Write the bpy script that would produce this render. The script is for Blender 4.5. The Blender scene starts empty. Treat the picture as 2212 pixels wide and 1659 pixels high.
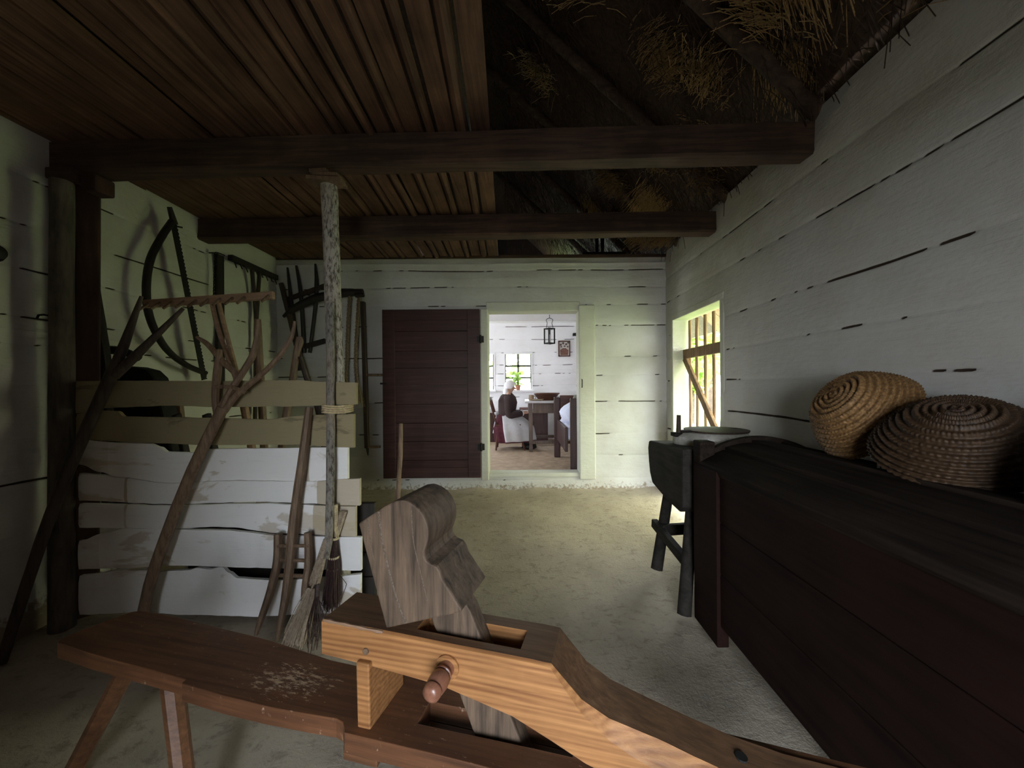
import bpy, bmesh, math, random
from mathutils import Vector, Matrix, noise
random.seed(7)
PI = math.pi
SC = bpy.context.scene
COL = SC.collection
# ---------------------------------------------------------------- camera model
W, H, F = 2212.0, 1659.0, 850.0
CX, CY, CAMZ = 1127.0, 834.0, 1.37
ROLL = math.radians(0.45)
def P(px, py, Y):
    """world point seen at a pixel of the photograph at depth Y"""
    u, v = (px - CX) / F, (CY - py) / F
    c, s = math.cos(ROLL), math.sin(ROLL)
    return Vector(((u * c + v * s) * Y, Y, CAMZ + (-u * s + v * c) * Y))
def PX(px, py, X):
    """the same for a plane x = X"""
    d = P(px, py, 1.0)
    return P(px, py, X / d.x)
def floor_z(y):
    t = min(1, max(0, (y - 2.35) / 2.15))
    return 0.17 * t * t * (3 - 2 * t) if y < 4.6 else 0.17
def nz(x, y=0., z=0.): return noise.noise(Vector((x, y, z)))

# ---------------------------------------------------------------- mesh builder
class MB:
    def __init__(s): s.v = []; s.f = []; s.a = None
    def add(s, vs, fs):
        n = len(s.v); s.v += [Vector(v) for v in vs]; s.f += [tuple(i + n for i in f) for f in fs]; return s
    def box(s, c, size, m=None):
        c = Vector(c); h = Vector(size) / 2
        vs = [Vector((x * h.x, y * h.y, z * h.z)) for x in (-1, 1) for y in (-1, 1) for z in (-1, 1)]
        if m is not None: vs = [m @ v for v in vs]
        return s.add([c + v for v in vs], [(0, 1, 3, 2), (4, 6, 7, 5), (0, 4, 5, 1), (2, 3, 7, 6), (0, 2, 6, 4), (1, 5, 7, 3)])
    def span(s, lo, hi):
        lo, hi = Vector(lo), Vector(hi); return s.box((lo + hi) / 2, hi - lo)
    def bar(s, a, b, w, h, up=(0, 0, 1)):
        """rectangular bar from a to b; w across, h along up"""
        a, b = Vector(a), Vector(b); d = (b - a); L = d.length; d.normalize()
        x = d.cross(Vector(up))
        if x.length < 1e-4: x = d.cross(Vector((1, 0, 0)))
        x.normalize(); u = x.cross(d)
        m = Matrix((d, x, u)).transposed()
        return s.box((a + b) / 2, (L, w, h), m)
    def prism(s, poly, fn):
        """poly of 2-D points; fn(p, k) gives the point on side k (0, 1)"""
        n = len(poly)
        vs = [fn(p, 0) for p in poly] + [fn(p, 1) for p in poly]
        fs = [tuple(range(n)), tuple(range(2 * n - 1, n - 1, -1))]
        fs += [(i, i + n, (i + 1) % n + n, (i + 1) % n) for i in range(n)]
        return s.add(vs, fs)
    def tube(s, pts, r, n=8, flat=1.0, up=None, jit=0.0, cap=True):
        pts = [Vector(p) for p in pts]; k = len(pts)
        if not isinstance(r, (list, tuple)): r = [r] * k
        if len(r) != k:
            r = [r[0] + (r[-1] - r[0]) * i / (k - 1) for i in range(k)]
        base = len(s.v); prev = Vector(up) if up is not None else None
        for i, p in enumerate(pts):
            t = (pts[min(i + 1, k - 1)] - pts[max(i - 1, 0)])
            t = t.normalized() if t.length > 1e-9 else Vector((0, 0, 1))
            if prev is None: prev = Vector((0, 0, 1)) if abs(t.z) < .9 else Vector((1, 0, 0))
            x = t.cross(prev)
            if x.length < 1e-5: x = t.cross(Vector((.3, .5, .8)))
            x.normalize(); y = x.cross(t).normalized(); prev = y
            for j in range(n):
                a = 2 * PI * j / n
                rr = r[i] * (1 + jit * nz(i * .7 + base, j * 1.3))
                s.v.append(p + x * math.cos(a) * rr + y * math.sin(a) * rr * flat)
        for i in range(k - 1):
            for j in range(n):
                a = base + i * n + j; b = base + i * n + (j + 1) % n
                s.f.append((a, b, b + n, a + n))
        if cap:
            s.f.append(tuple(base + j for j in reversed(range(n))))
            s.f.append(tuple(base + (k - 1) * n + j for j in range(n)))
        return s
    def lathe(s, prof, o=(0, 0, 0), axis=(0, 0, 1), n=32, close=False):
        ax = Vector(axis).normalized(); x = ax.orthogonal().normalized(); y = ax.cross(x); o = Vector(o)
        base = len(s.v); k = len(prof)
        for r, h in prof:
            for j in range(n):
                a = 2 * PI * j / n
                s.v.append(o + ax * h + (x * math.cos(a) + y * math.sin(a)) * max(r, 1e-4))
        for i in range(k - 1 + (1 if close else 0)):
            i2 = (i + 1) % k
            for j in range(n):
                j2 = (j + 1) % n
                s.f.append((base + i * n + j, base + i * n + j2, base + i2 * n + j2, base + i2 * n + j))
        if not close:
            s.f.append(tuple(base + j for j in reversed(range(n))))
            s.f.append(tuple(base + (k - 1) * n + j for j in range(n)))
        return s
    def grid(s, fn, nu, nv):
        base = len(s.v)
        for j in range(nv + 1):
            for i in range(nu + 1): s.v.append(Vector(fn(i / nu, j / nv)))
        for j in range(nv):
            for i in range(nu):
                a = base + j * (nu + 1) + i; s.f.append((a, a + 1, a + nu + 2, a + nu + 1))
        return s
    def blob(s, c, r, n=16, m=10, amp=0.0, fr=3.0, seed=0):
        c = Vector(c); r = Vector(r) if hasattr(r, '__len__') else Vector((r, r, r))
        base = len(s.v)
        for i in range(m + 1):
            th = PI * i / m
            for j in range(n):
                ph = 2 * PI * j / n
                d = Vector((math.sin(th) * math.cos(ph), math.sin(th) * math.sin(ph), math.cos(th)))
                k = 1 + amp * noise.noise(d * fr + Vector((seed, seed * 2, 0)))
                s.v.append(c + Vector((d.x * r.x, d.y * r.y, d.z * r.z)) * k)
        for i in range(m):
            for j in range(n):
                a = base + i * n + j; b = base + i * n + (j + 1) % n
                s.f.append((a, a + n, b + n, b))
        return s
    def build(s, name, mat, parent=None, smooth=False, bevel=0, sub=0, bseg=2, recalc=True, attr=None, angle=40, weld=True):
        me = bpy.data.meshes.new(name)
        if parent is not None: M = WM[parent.name]
        else:
            zs = min(v.z for v in s.v); n = len(s.v)
            cx = (min(v.x for v in s.v) + max(v.x for v in s.v)) / 2; cy = (min(v.y for v in s.v) + max(v.y for v in s.v)) / 2
            M = Matrix.Translation((cx, cy, zs))
        Mi = M.inverted()
        me.from_pydata([Mi @ v for v in s.v], [], s.f)
        if attr is not None:
            at = me.attributes.new('crack', 'FLOAT', 'POINT'); at.data.foreach_set('value', attr)
        if recalc or weld:
            bm = bmesh.new(); bm.from_mesh(me)
            if weld: bmesh.ops.remove_doubles(bm, verts=bm.verts, dist=1e-5)
            if recalc: bmesh.ops.recalc_face_normals(bm, faces=bm.faces)
            bm.to_mesh(me); bm.free()
        me.materials.append(mat)
        o = bpy.data.objects.new(name, me); COL.objects.link(o)
        if parent is not None:
            o.parent = parent; WM[o.name] = M
        else:
            o.matrix_world = M; WM[o.name] = M
        if smooth:
            for p in me.polygons: p.use_smooth = True
            if angle < 180:
                me.set_sharp_from_angle(angle=math.radians(angle))
        if bevel:
            b = o.modifiers.new('bevel', 'BEVEL'); b.width = bevel; b.segments = bseg; b.limit_method = 'ANGLE'; b.angle_limit = math.radians(35)
        if sub:
            d = o.modifiers.new('sub', 'SUBSURF'); d.levels = sub; d.render_levels = sub
        return o
WM = {}
def tag(o, label, cat, group=None, kind=None):
    if label: o['label'] = label
    if cat: o['category'] = cat
    if group: o['group'] = group
    if kind: o['kind'] = kind
    return o
def thing(name, loc, label, cat, group=None, rz=0, kind=None):
    o = bpy.data.objects.new(name, None); COL.objects.link(o)
    o.empty_display_size = .05
    M = Matrix.Translation(Vector(loc)) @ Matrix.Rotation(rz, 4, 'Z')
    o.matrix_world = M; WM[o.name] = M
    return tag(o, label, cat, group, kind)
def struct(o): o['kind'] = 'structure'; return o
def smoothpts(pts, n=6):
    """Catmull-Rom through points"""
    pts = [Vector(p) for p in pts]; out = []
    for i in range(len(pts) - 1):
        p0 = pts[max(i - 1, 0)]; p1 = pts[i]; p2 = pts[i + 1]; p3 = pts[min(i + 2, len(pts) - 1)]
        for k in range(n):
            t = k / n
            out.append(.5 * ((2 * p1) + (p2 - p0) * t + (2 * p0 - 5 * p1 + 4 * p2 - p3) * t * t + (3 * p1 - p0 - 3 * p2 + p3) * t ** 3))
    out.append(pts[-1]); return out
def rad(px, Y): return px / F * Y

# ---------------------------------------------------------------- materials
def mat_new(name):
    m = bpy.data.materials.new(name); m.use_nodes = True
    nt = m.node_tree; nt.nodes.clear()
    out = nt.nodes.new('ShaderNodeOutputMaterial'); b = nt.nodes.new('ShaderNodeBsdfPrincipled')
    nt.links.new(b.outputs[0], out.inputs[0])
    b.inputs['Specular IOR Level'].default_value = .3
    return m, nt, b
def nd(nt, t, **k):
    n = nt.nodes.new(t)
    for a, v in k.items():
        if a.startswith('i_'): n.inputs[a[2:].replace('_', ' ')].default_value = v
        else: setattr(n, a, v)
    return n
def rgb(c): return (c[0], c[1], c[2], 1)
def coords(nt, scale, loc=(0, 0, 0), rot=(0, 0, 0)):
    t = nd(nt, 'ShaderNodeTexCoord'); m = nd(nt, 'ShaderNodeMapping')
    m.inputs['Scale'].default_value = scale; m.inputs['Location'].default_value = loc; m.inputs['Rotation'].default_value = rot
    nt.links.new(t.outputs['Object'], m.inputs['Vector']); return m.outputs[0]
def ramp(nt, fac, stops):
    r = nd(nt, 'ShaderNodeValToRGB'); e = r.color_ramp.elements
    while len(e) < len(stops): e.new(.5)
    for i, (p, c) in enumerate(stops): e[i].position = p; e[i].color = rgb(c) if hasattr(c, '__len__') else (c, c, c, 1)
    nt.links.new(fac, r.inputs[0]); return r.outputs[0]
def mix(nt, fac, a, b, mode='MIX'):
    n = nd(nt, 'ShaderNodeMix', data_type='RGBA', blend_type=mode)
    for sock, v in ((n.inputs[0], fac), (n.inputs[6], a), (n.inputs[7], b)):
        if hasattr(v, 'links'): nt.links.new(v, sock)
        elif hasattr(v, '__len__'): sock.default_value = rgb(v)
        else: sock.default_value = v
    return n.outputs[2]
def noise_t(nt, vec, scale, detail=5, rough=.6, dist=0.):
    n = nd(nt, 'ShaderNodeTexNoise'); n.inputs['Scale'].default_value = scale; n.inputs['Detail'].default_value = detail
    n.inputs['Roughness'].default_value = rough; n.inputs['Distortion'].default_value = dist
    nt.links.new(vec, n.inputs['Vector']); return n.outputs[0]
def bump(nt, b, h, strength=.3, dist=.01):
    n = nd(nt, 'ShaderNodeBump'); n.inputs['Strength'].default_value = strength; n.inputs['Distance'].default_value = dist
    nt.links.new(h, n.inputs['Height']); nt.links.new(n.outputs[0], b.inputs['Normal'])
def wood(name, c1, c2, axis=0, fine=55, along=2.5, rough=.6, bs=.35, blotch=.5, spec=.3, rings=False):
    m, nt, b = mat_new(name)
    sc = [fine] * 3; sc[axis] = along
    v = coords(nt, sc)
    g = noise_t(nt, v, 1.0, 6, .65, .4)
    if rings:
        sc2 = [11., 11., 11.]; sc2[axis] = 1.6
        v2 = coords(nt, sc2, (.3, .2, .1))
        w = nd(nt, 'ShaderNodeTexWave', wave_type='RINGS', rings_direction='SPHERICAL'); w.inputs['Scale'].default_value = 1.9
        w.inputs['Distortion'].default_value = 7.; w.inputs['Detail'].default_value = 3; w.inputs['Detail Scale'].default_value = .7
        nt.links.new(v2, w.inputs['Vector'])
        gg = mix(nt, .17, g, w.outputs[0])
    else: gg = g
    col = ramp(nt, gg, [(.3, c1), (.7, c2)])
    bl = noise_t(nt, coords(nt, (3, 3, 3)), 1.3, 4)
    bl = ramp(nt, bl, [(.3, 1 - blotch), (.7, 1.0)])
    col = mix(nt, 1.0, col, bl, 'MULTIPLY')
    nt.links.new(col, b.inputs['Base Color']); b.inputs['Roughness'].default_value = rough
    b.inputs['Specular IOR Level'].default_value = spec
    bump(nt, b, gg, bs, .004); return m
def plain(name, c, rough=.7, var=.25, scale=25, bs=.15, metal=0., spec=.3):
    m, nt, b = mat_new(name)
    n = noise_t(nt, coords(nt, (1, 1, 1)), scale, 5)
    lo = [x * (1 - var) for x in c]; hi = [min(1, x * (1 + var)) for x in c]
    nt.links.new(ramp(nt, n, [(.3, lo), (.7, hi)]), b.inputs['Base Color'])
    b.inputs['Roughness'].default_value = rough; b.inputs['Metallic'].default_value = metal; b.inputs['Specular IOR Level'].default_value = spec
    bump(nt, b, n, bs, .005); return m
def whitewash(name, c=(.56, .555, .525), dirt=(.40, .36, .29), amount=.5, wood_c=(.05, .035, .025), sc=(1, 1, 1), splash=.0):
    m, nt, b = mat_new(name)
    v = coords(nt, sc)
    n1 = noise_t(nt, v, 2.2, 6, .6); n2 = noise_t(nt, v, 26, 6, .7); n3 = noise_t(nt, coords(nt, (5, 5, 60)), 1, 5)
    f = ramp(nt, n1, [(.45, 0.), (.75, amount)])
    col = mix(nt, f, c, dirt)
    col = mix(nt, ramp(nt, n2, [(.62, 0.), (.75, .35)]), col, dirt)
    t_ = nd(nt, 'ShaderNodeTexCoord'); s_ = nd(nt, 'ShaderNodeSeparateXYZ'); nt.links.new(t_.outputs['Object'], s_.inputs[0])
    hgt = nd(nt, 'ShaderNodeMath', operation='MULTIPLY_ADD'); nt.links.new(s_.outputs[2], hgt.inputs[0]); hgt.inputs[1].default_value = -2.2; nt.links.new(n2, hgt.inputs[2])
    col = mix(nt, ramp(nt, hgt.outputs[0], [(.02, 0.), (.16, splash)]), col, (.22, .16, .10))
    at = nd(nt, 'ShaderNodeAttribute', attribute_name='crack')
    col = mix(nt, ramp(nt, at.outputs['Fac'], [(.35, 0.), (.6, 1.)]), col, wood_c)
    nt.links.new(col, b.inputs['Base Color']); b.inputs['Roughness'].default_value = .9; b.inputs['Specular IOR Level'].default_value = .1
    n4 = noise_t(nt, coords(nt, (7, 7, 13)), 1.2, 5, .6)
    bump(nt, b, mix(nt, .55, mix(nt, .5, n2, n3), n4), .85, .014); return m

M = {}
M['wash'] = whitewash('whitewash', splash=.85)
M['wash_in'] = whitewash('whitewash_parlour', (.80, .79, .80), (.6, .55, .5), .25)
M['frame'] = whitewash('painted_frame', (.58, .58, .51), (.42, .38, .28), .5)
M['beam'] = wood('dark_beam', (.038, .024, .018), (.13, .075, .05), 0, 40, 1.6, .75, .6)
M['ceil'] = wood('ceiling_boards', (.07, .036, .022), (.235, .125, .075), 1, 38, 1.5, .7, .5, .55)
M['rafter'] = wood('rafter_wood', (.045, .03, .02), (.14, .09, .06), 0, 30, 3, .85, .5)
M['door'] = wood('door_brown', (.026, .010, .008), (.075, .030, .024), 0, 35, 1.5, .5, .2, .3)
M['chest'] = wood('chest_wood', (.010, .004, .003), (.022, .009, .006), 1, 35, 1.6, .8, .4, .4, .10)
M['chestd'] = wood('chest_dark_wood', (.010, .007, .0055), (.034, .024, .018), 1, 35, 1.5, .8, .6, .4, .06)
M['quern'] = wood('quern_wood', (.014, .012, .010), (.042, .037, .031), 1, 25, 4, .85, .6, .4, .12)
M['slab'] = wood('slab_wood', (.23, .095, .034), (.52, .255, .095), 0, 60, 2.2, .45, .3, .35, .4, True)
M['slab_top'] = wood('slab_dark_top', (.085, .042, .022), (.23, .125, .062), 0, 60, 2.2, .5, .3, .35, .4)
M['seatw'] = wood('bench_wood', (.085, .036, .018), (.25, .115, .052), 0, 50, 2., .42, .3, .4, .4)
M['headw'] = wood('clamp_head_wood', (.042, .030, .021), (.235, .16, .105), 2, 48, 3, .65, .9, .45)
M['tool'] = wood('tool_wood', (.105, .066, .042), (.28, .185, .115), 2, 60, 6, .6, .25, .35)
M['toold'] = wood('dark_tool_wood', (.022, .015, .011), (.075, .050, .034), 2, 50, 5, .65, .3, .35)
M['toolb'] = wood('black_tool_wood', (.012, .010, .009), (.032, .026, .022), 2, 50, 5, .6, .3, .3)
M['rake'] = wood('rake_wood', (.24, .145, .09), (.42, .27, .17), 0, 50, 5, .6, .25, .3)
M['bark'] = None
M['iron'] = plain('dark_iron', (.022, .020, .019), .55, .4, 60, .3, .6)
M['post_grey'] = wood('grey_post', (.045, .036, .028), (.17, .145, .115), 2, 18, 3, .9, .6, .55)
M['post_red'] = wood('red_brown_post', (.026, .011, .008), (.075, .035, .026), 2, 22, 3, .8, .5, .5)
M['stone'] = plain('millstone', (.55, .53, .47), .9, .2, 40, .4)
M['black'] = plain('soot_black', (.010, .009, .008), .7, .3, 30, .2)
# ---------------------------------------------------------------- special materials
def mk_bark(name='speckled_bark', k=1.):
    m, nt, b = mat_new(name)
    v = coords(nt, (1, 1, .35))
    n = noise_t(nt, v, 60, 6, .75); n2 = noise_t(nt, v, 9, 4)
    col = ramp(nt, n, [(.40, (.06, .05, .042)), (.54, (.40 * k, .37 * k, .32 * k))])
    col = mix(nt, ramp(nt, n2, [(.45, 0.), (.7, .6)]), col, (.27, .22, .16))
    nt.links.new(col, b.inputs['Base Color']); b.inputs['Roughness'].default_value = .9
    bump(nt, b, n, .7, .006); return m
M['bark'] = mk_bark()
M['bark_dark'] = mk_bark('dark_speckled_bark', .55)
def mk_floor():
    m, nt, b = mat_new('trodden_earth')
    v = coords(nt, (1, 1, 1))
    n1 = noise_t(nt, v, 1.6, 6, .6); n2 = noise_t(nt, coords(nt, (6, 9, 6)), 2.2, 8, .72, .5); n3 = noise_t(nt, v, 60, 4, .7)
    col = ramp(nt, n1, [(.3, (.32, .27, .205)), (.7, (.46, .395, .305))])
    col = mix(nt, ramp(nt, n2, [(.53, 0.), (.66, .6)]), col, (.17, .14, .11))
    col = mix(nt, ramp(nt, n3, [(.6, 0.), (.75, .35)]), col, (.5, .45, .36))
    nt.links.new(col, b.inputs['Base Color']); b.inputs['Roughness'].default_value = .92; b.inputs['Specular IOR Level'].default_value = .15
    bump(nt, b, mix(nt, .5, n2, n3), .8, .015); return m
M['floor'] = mk_floor()
def mk_board(name, base, stain, amt):
    m, nt, b = mat_new(name)
    n = noise_t(nt, coords(nt, (1.3, 1.3, 3.2)), 1.5, 5, .6, .5); f = noise_t(nt, coords(nt, (4, 4, 55)), 1., 6, .7); s = noise_t(nt, coords(nt, (1, 1, 1)), 40, 5, .7)
    col = mix(nt, ramp(nt, n, [(.575, 0.), (.61, amt)]), base, stain)
    at = nd(nt, 'ShaderNodeAttribute', attribute_name='crack'); jj = nd(nt, 'ShaderNodeMath', operation='MULTIPLY_ADD'); nt.links.new(n, jj.inputs[0]); jj.inputs[1].default_value = .5; nt.links.new(at.outputs['Fac'], jj.inputs[2])
    col = mix(nt, ramp(nt, jj.outputs[0], [(.62, 0.), (.78, .8)]), col, (.40, .33, .21))
    col = mix(nt, ramp(nt, f, [(.55, 0.), (.85, .22)]), col, [x * .6 for x in stain])
    col = mix(nt, ramp(nt, s, [(.66, 0.), (.74, .4)]), col, (.72, .70, .62))
    nt.links.new(col, b.inputs['Base Color']); b.inputs['Roughness'].default_value = .85
    bump(nt, b, mix(nt, .5, f, s), .4, .006); return m
M['board_white'] = mk_board('limewashed_board', (.80, .79, .77), (.48, .40, .29), .65)
M['board_olive'] = mk_board('stained_board', (.285, .24, .14), (.16, .13, .075), .8)
def mk_straw(name, c1, c2, sc=70):
    m, nt, b = mat_new(name)
    n = noise_t(nt, coords(nt, (1, 1, 1)), sc, 3, .6)
    nt.links.new(ramp(nt, n, [(.3, c1), (.7, c2)]), b.inputs['Base Color']); b.inputs['Roughness'].default_value = .55
    bump(nt, b, n, .4, .004); return m
M['straw'] = mk_straw('straw_gold', (.25, .155, .06), (.55, .38, .17))
M['thatch'] = mk_straw('thatch_brown', (.028, .018, .013), (.095, .058, .036), 30)
M['twig'] = mk_straw('twig_dark', (.022, .012, .012), (.065, .036, .032))
M['twigl'] = mk_straw('twig_light', (.22, .165, .115), (.46, .38, .29))
M['withe'] = mk_straw('peeled_withe', (.36, .28, .16), (.60, .50, .32))
M['skep'] = mk_straw('coiled_straw', (.085, .042, .015), (.29, .165, .065), 90)
M['skepd'] = mk_straw('coiled_straw_dark', (.024, .013, .007), (.075, .042, .020), 90)
def mk_seat():
    m = wood('bench_seat_wood', (.075, .032, .017), (.22, .095, .043), 0, 50, 2., .42, .3, .4, .4)
    nt = m.node_tree; b = [n for n in nt.nodes if n.type == 'BSDF_PRINCIPLED'][0]
    old = b.inputs['Base Color'].links[0].from_socket
    n = noise_t(nt, coords(nt, (28, 90, 20), rot=(0, 0, .5)), 1., 6, .75)
    t = nd(nt, 'ShaderNodeTexCoord'); mp = nd(nt, 'ShaderNodeMapping'); mp.inputs['Location'].default_value = WORN
    mp.inputs['Scale'].default_value = (4.3, 9., 1.)
    nt.links.new(t.outputs['Object'], mp.inputs['Vector'])
    g = nd(nt, 'ShaderNodeTexGradient', gradient_type='SPHERICAL'); nt.links.new(mp.outputs[0], g.inputs[0])
    f = nd(nt, 'ShaderNodeMath', operation='MULTIPLY_ADD'); nt.links.new(g.outputs[0], f.inputs[0]); f.inputs[1].default_value = .30
    nt.links.new(n, f.inputs[2])
    col = mix(nt, ramp(nt, f.outputs[0], [(.625, 0.), (.69, .9)]), old, (.50, .36, .24))
    nt.links.new(col, b.inputs['Base Color']); return m

# ---------------------------------------------------------------- log walls
def logwall(name, mat, o, ud, nd_, L, z0, z1, seams, holes=(), du=.03, seed=0, bulge=.003, crackiness=.0, cw=.65):
    """o: corner; ud: unit along; nd_: unit into the room; holes: (u0,u1,z0,z1)"""
    o, ud, nd_ = Vector(o), Vector(ud), Vector(nd_)
    offs = [-.075, -.03, -.014, -.008, -.0042 * cw, .0042 * cw, .008, .014, .03, .075]
    us = [i * L / int(L / du) for i in range(int(L / du) + 1)]
    for h in holes: us += [h[0], h[1]]
    us = sorted(set(round(u, 4) for u in us))
    edges = sorted([z0] + [s for s in seams if z0 + .1 < s < z1 - .1] + [z1])
    verts = []; att = []; cols = []
    for u in us:
        rows = []
        def sz(i):
            s = edges[i]
            return s if i in (0, len(edges) - 1) else s + .016 * nz(u * .8, s * 5 + seed) + .005 * nz(u * 4, s * 9 + seed)
        for i in range(len(edges)):
            s = sz(i)
            for of in offs:
                of0 = of
                if i == 0 and of < 0 or i == len(edges) - 1 and of > 0: continue
                inner = 0 < i < len(edges) - 1
                # broken dark gaps along a joint
                k = .75 * nz(u * 1.3, edges[i] * 7.3 + seed) + .55 * nz(u * 6, edges[i] * 3 + seed) + .3 * nz(u * 19, edges[i] * 3 + seed)
                gap = inner and k > .12 - crackiness
                dd = math.exp(-(of0 / .012) ** 2) * (.003 + (.016 if gap and abs(of) < .006 else 0))
                big = .014 * nz(u * .9, (s + of) * 2.5, seed) + .005 * nz(u * 4, (s + of) * 14, seed)
                if abs(of) < .006: of *= .35 + 1.3 * max(0, min(1, (k - .12 + crackiness) * 2.2)) + .5 * nz(u * 9, s)
                rows.append([s + of, big - (dd if inner else 0) + (bulge * min(1, abs(of) / .075)), 1.0 if gap and abs(of) < .012 and abs(of0) < .006 else 0.])
            if i < len(edges) - 1:
                a, b = s + .075, sz(i + 1) - .075
                for t in (.25, .5, .75):
                    zz = a + (b - a) * t
                    rows.append([zz, bulge * 1.3 + .014 * nz(u * .9, zz * 2.5, seed) + .006 * nz(u * 4, zz * 14, seed), 0.])
        rows.sort(key=lambda r: r[0])
        for h in holes:
            if h[0] - 1e-3 <= u <= h[1] + 1e-3:
                for hz in (h[2], h[3]):
                    j = min(range(len(rows)), key=lambda q: abs(rows[q][0] - hz)); rows[j][0] = hz
                    rows[j][2] = 0.
        cols.append(rows)
    nr = len(cols[0]); m = MB()
    for u, rows in zip(us, cols):
        for z, d, a in rows:
            m.v.append(o + ud * u + nd_ * d + Vector((0, 0, z))); att.append(a)
    for i in range(len(us) - 1):
        for j in range(nr - 1):
            uc = (us[i] + us[i + 1]) / 2; q = [cols[i][j][0], cols[i + 1][j][0], cols[i + 1][j + 1][0], cols[i][j + 1][0]]; zc = sum(q) / 4
            if any(h[0] < uc < h[1] and h[2] < zc < h[3] for h in holes): continue
            m.f.append((i * nr + j, (i + 1) * nr + j, (i + 1) * nr + j + 1, i * nr + j + 1))
    return struct(m.build(name, mat, smooth=True, attr=att, recalc=False, weld=False, angle=180))

XL, XR, YB, YF, YR = -2.80, 1.66, 4.51, 8.0, -1.9
WT = 2.88
DX0, DX1, DZ0, DZ1 = -.382, .653, .373, 2.235           # doorway to the parlour
LY0, LY1, LZ0, LZ1 = 3.274, 4.276, .12, 2.075           # lattice doorway
logwall('wall_left', M['wash'], (XL, YR, 0), (0, 1, 0), (1, 0, 0), YB - YR + .06, -.05, WT, [.3, .57, .85, 1.1, 1.40, 1.62, 1.78, 2.05, 2.3, 2.58], du=.03, seed=3, crackiness=.02)
logwall('wall_right', M['wash'], (XR, YB + .06, 0), (0, -1, 0), (-1, 0, 0), YB + .06 - YR, -.05, WT + .02, [.3, .57, .87, 1.15, 1.415, 1.65, 1.92, 2.31, 2.58], [(YB + .06 - LY1, YB + .06 - LY0, LZ0, LZ1)], du=.025, seed=11, crackiness=-.02, cw=1.0)
logwall('wall_back', M['wash'], (XL - .06, YB, 0), (1, 0, 0), (0, -1, 0), XR - XL + .12, .02, WT - .03, [.30, .57, .82, 1.19, 1.49, 1.71, 2.06, 2.3, 2.5, 2.7], [(DX0 - XL + .06, DX1 - XL + .06, DZ0, DZ1)], du=.025, seed=21, crackiness=-.02)
RDX0, RDX1, RDZ1 = -.35, .80, 2.0
logwall('wall_rear', M['wash'], (XL, YR, 0), (1, 0, 0), (0, 1, 0), XR - XL, -.05, WT, [.3, .57, .85, 1.1, 1.40, 1.65, 1.9, 2.1, 2.3, 2.58], [(RDX0 - XL, RDX1 - XL, .0, RDZ1)], du=.06, seed=31)
# parlour
FZ = .29
WXA, WXB, WZA, WZB = -.335, .195, 1.30, 2.02
WX2A, WX2B = -1.10, -.57
PLW = [(5.45, 6.05, 1.15, 1.95), (6.8, 7.35, 1.15, 1.95)]
logwall('wall_far', M['wash_in'], (XL, YF, 0), (1, 0, 0), (0, -1, 0), XR - XL, FZ - .05, 2.72, [.5, .8, 1.15, 1.38, 1.62, 1.80, 2.05, 2.32, 2.58], [(WXA - XL, WXB - XL, WZA, WZB), (WX2A - XL, WX2B - XL, WZA, WZB)], du=.04, seed=41, crackiness=.1)
logwall('wall_parlour_left', M['wash_in'], (XL, YB + .16, 0), (0, 1, 0), (1, 0, 0), YF - YB - .16, FZ - .05, 2.72, [.5, .8, 1.12, 1.4, 1.65, 1.9, 2.2, 2.5], [(a - YB - .16, b - YB - .16, c, d) for a, b, c, d in PLW], du=.06, seed=51)
logwall('wall_parlour_right', M['wash_in'], (XR, YF, 0), (0, -1, 0), (-1, 0, 0), YF - YB - .16, FZ - .05, 2.72, [.5, .8, 1.12, 1.4, 1.65, 1.9, 2.2, 2.5], du=.06, seed=61)
logwall('wall_parlour_near', M['wash_in'], (XR, YB + .16, 0), (-1, 0, 0), (0, 1, 0), XR - XL, FZ - .05, 2.72, [.5, .8, 1.12, 1.4, 1.65, 1.9, 2.2, 2.5], [(XR - DX1, XR - DX0, DZ0, DZ1)], du=.08, seed=71)
struct(MB().grid(lambda a, b: (XL + (XR - XL) * a, YB + .16 + (YF - YB - .16) * b, FZ + .006 * nz(a * 9, b * 9)), 40, 40).build('floor_parlour', plain('parlour_earth', (.42, .31, .215), .9, .22, 9, .4), smooth=True))
struct(MB().span((XL - .1, YB + .02, 2.70), (XR + .1, YF + .1, 2.76)).build('ceiling_parlour', M['wash_in']))
cb = MB().span((XL, 6.45, 2.435), (XR, 6.65, 2.70))
struct(cb.build('trim_parlour_beam', M['wash_in'], bevel=.012))
# floor: trodden earth, rising towards the back wall
def ffn(a, b):
    x = XL - .05 + (XR - XL + .1) * a; y = YR - .1 + (YB + .06 - YR + .1) * b
    z = floor_z(y) + .012 * nz(x * 1.5, y * 1.5) + .005 * nz(x * 6, y * 6, 4)
    z += .05 * max(0, 1 - (YB - y) / .14) ** 2 * (.6 + .8 * nz(x * 3, 5.))
    return (x, y, z - .004)
struct(MB().grid(ffn, 150, 210).build('floor', M['floor'], smooth=True))

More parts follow.
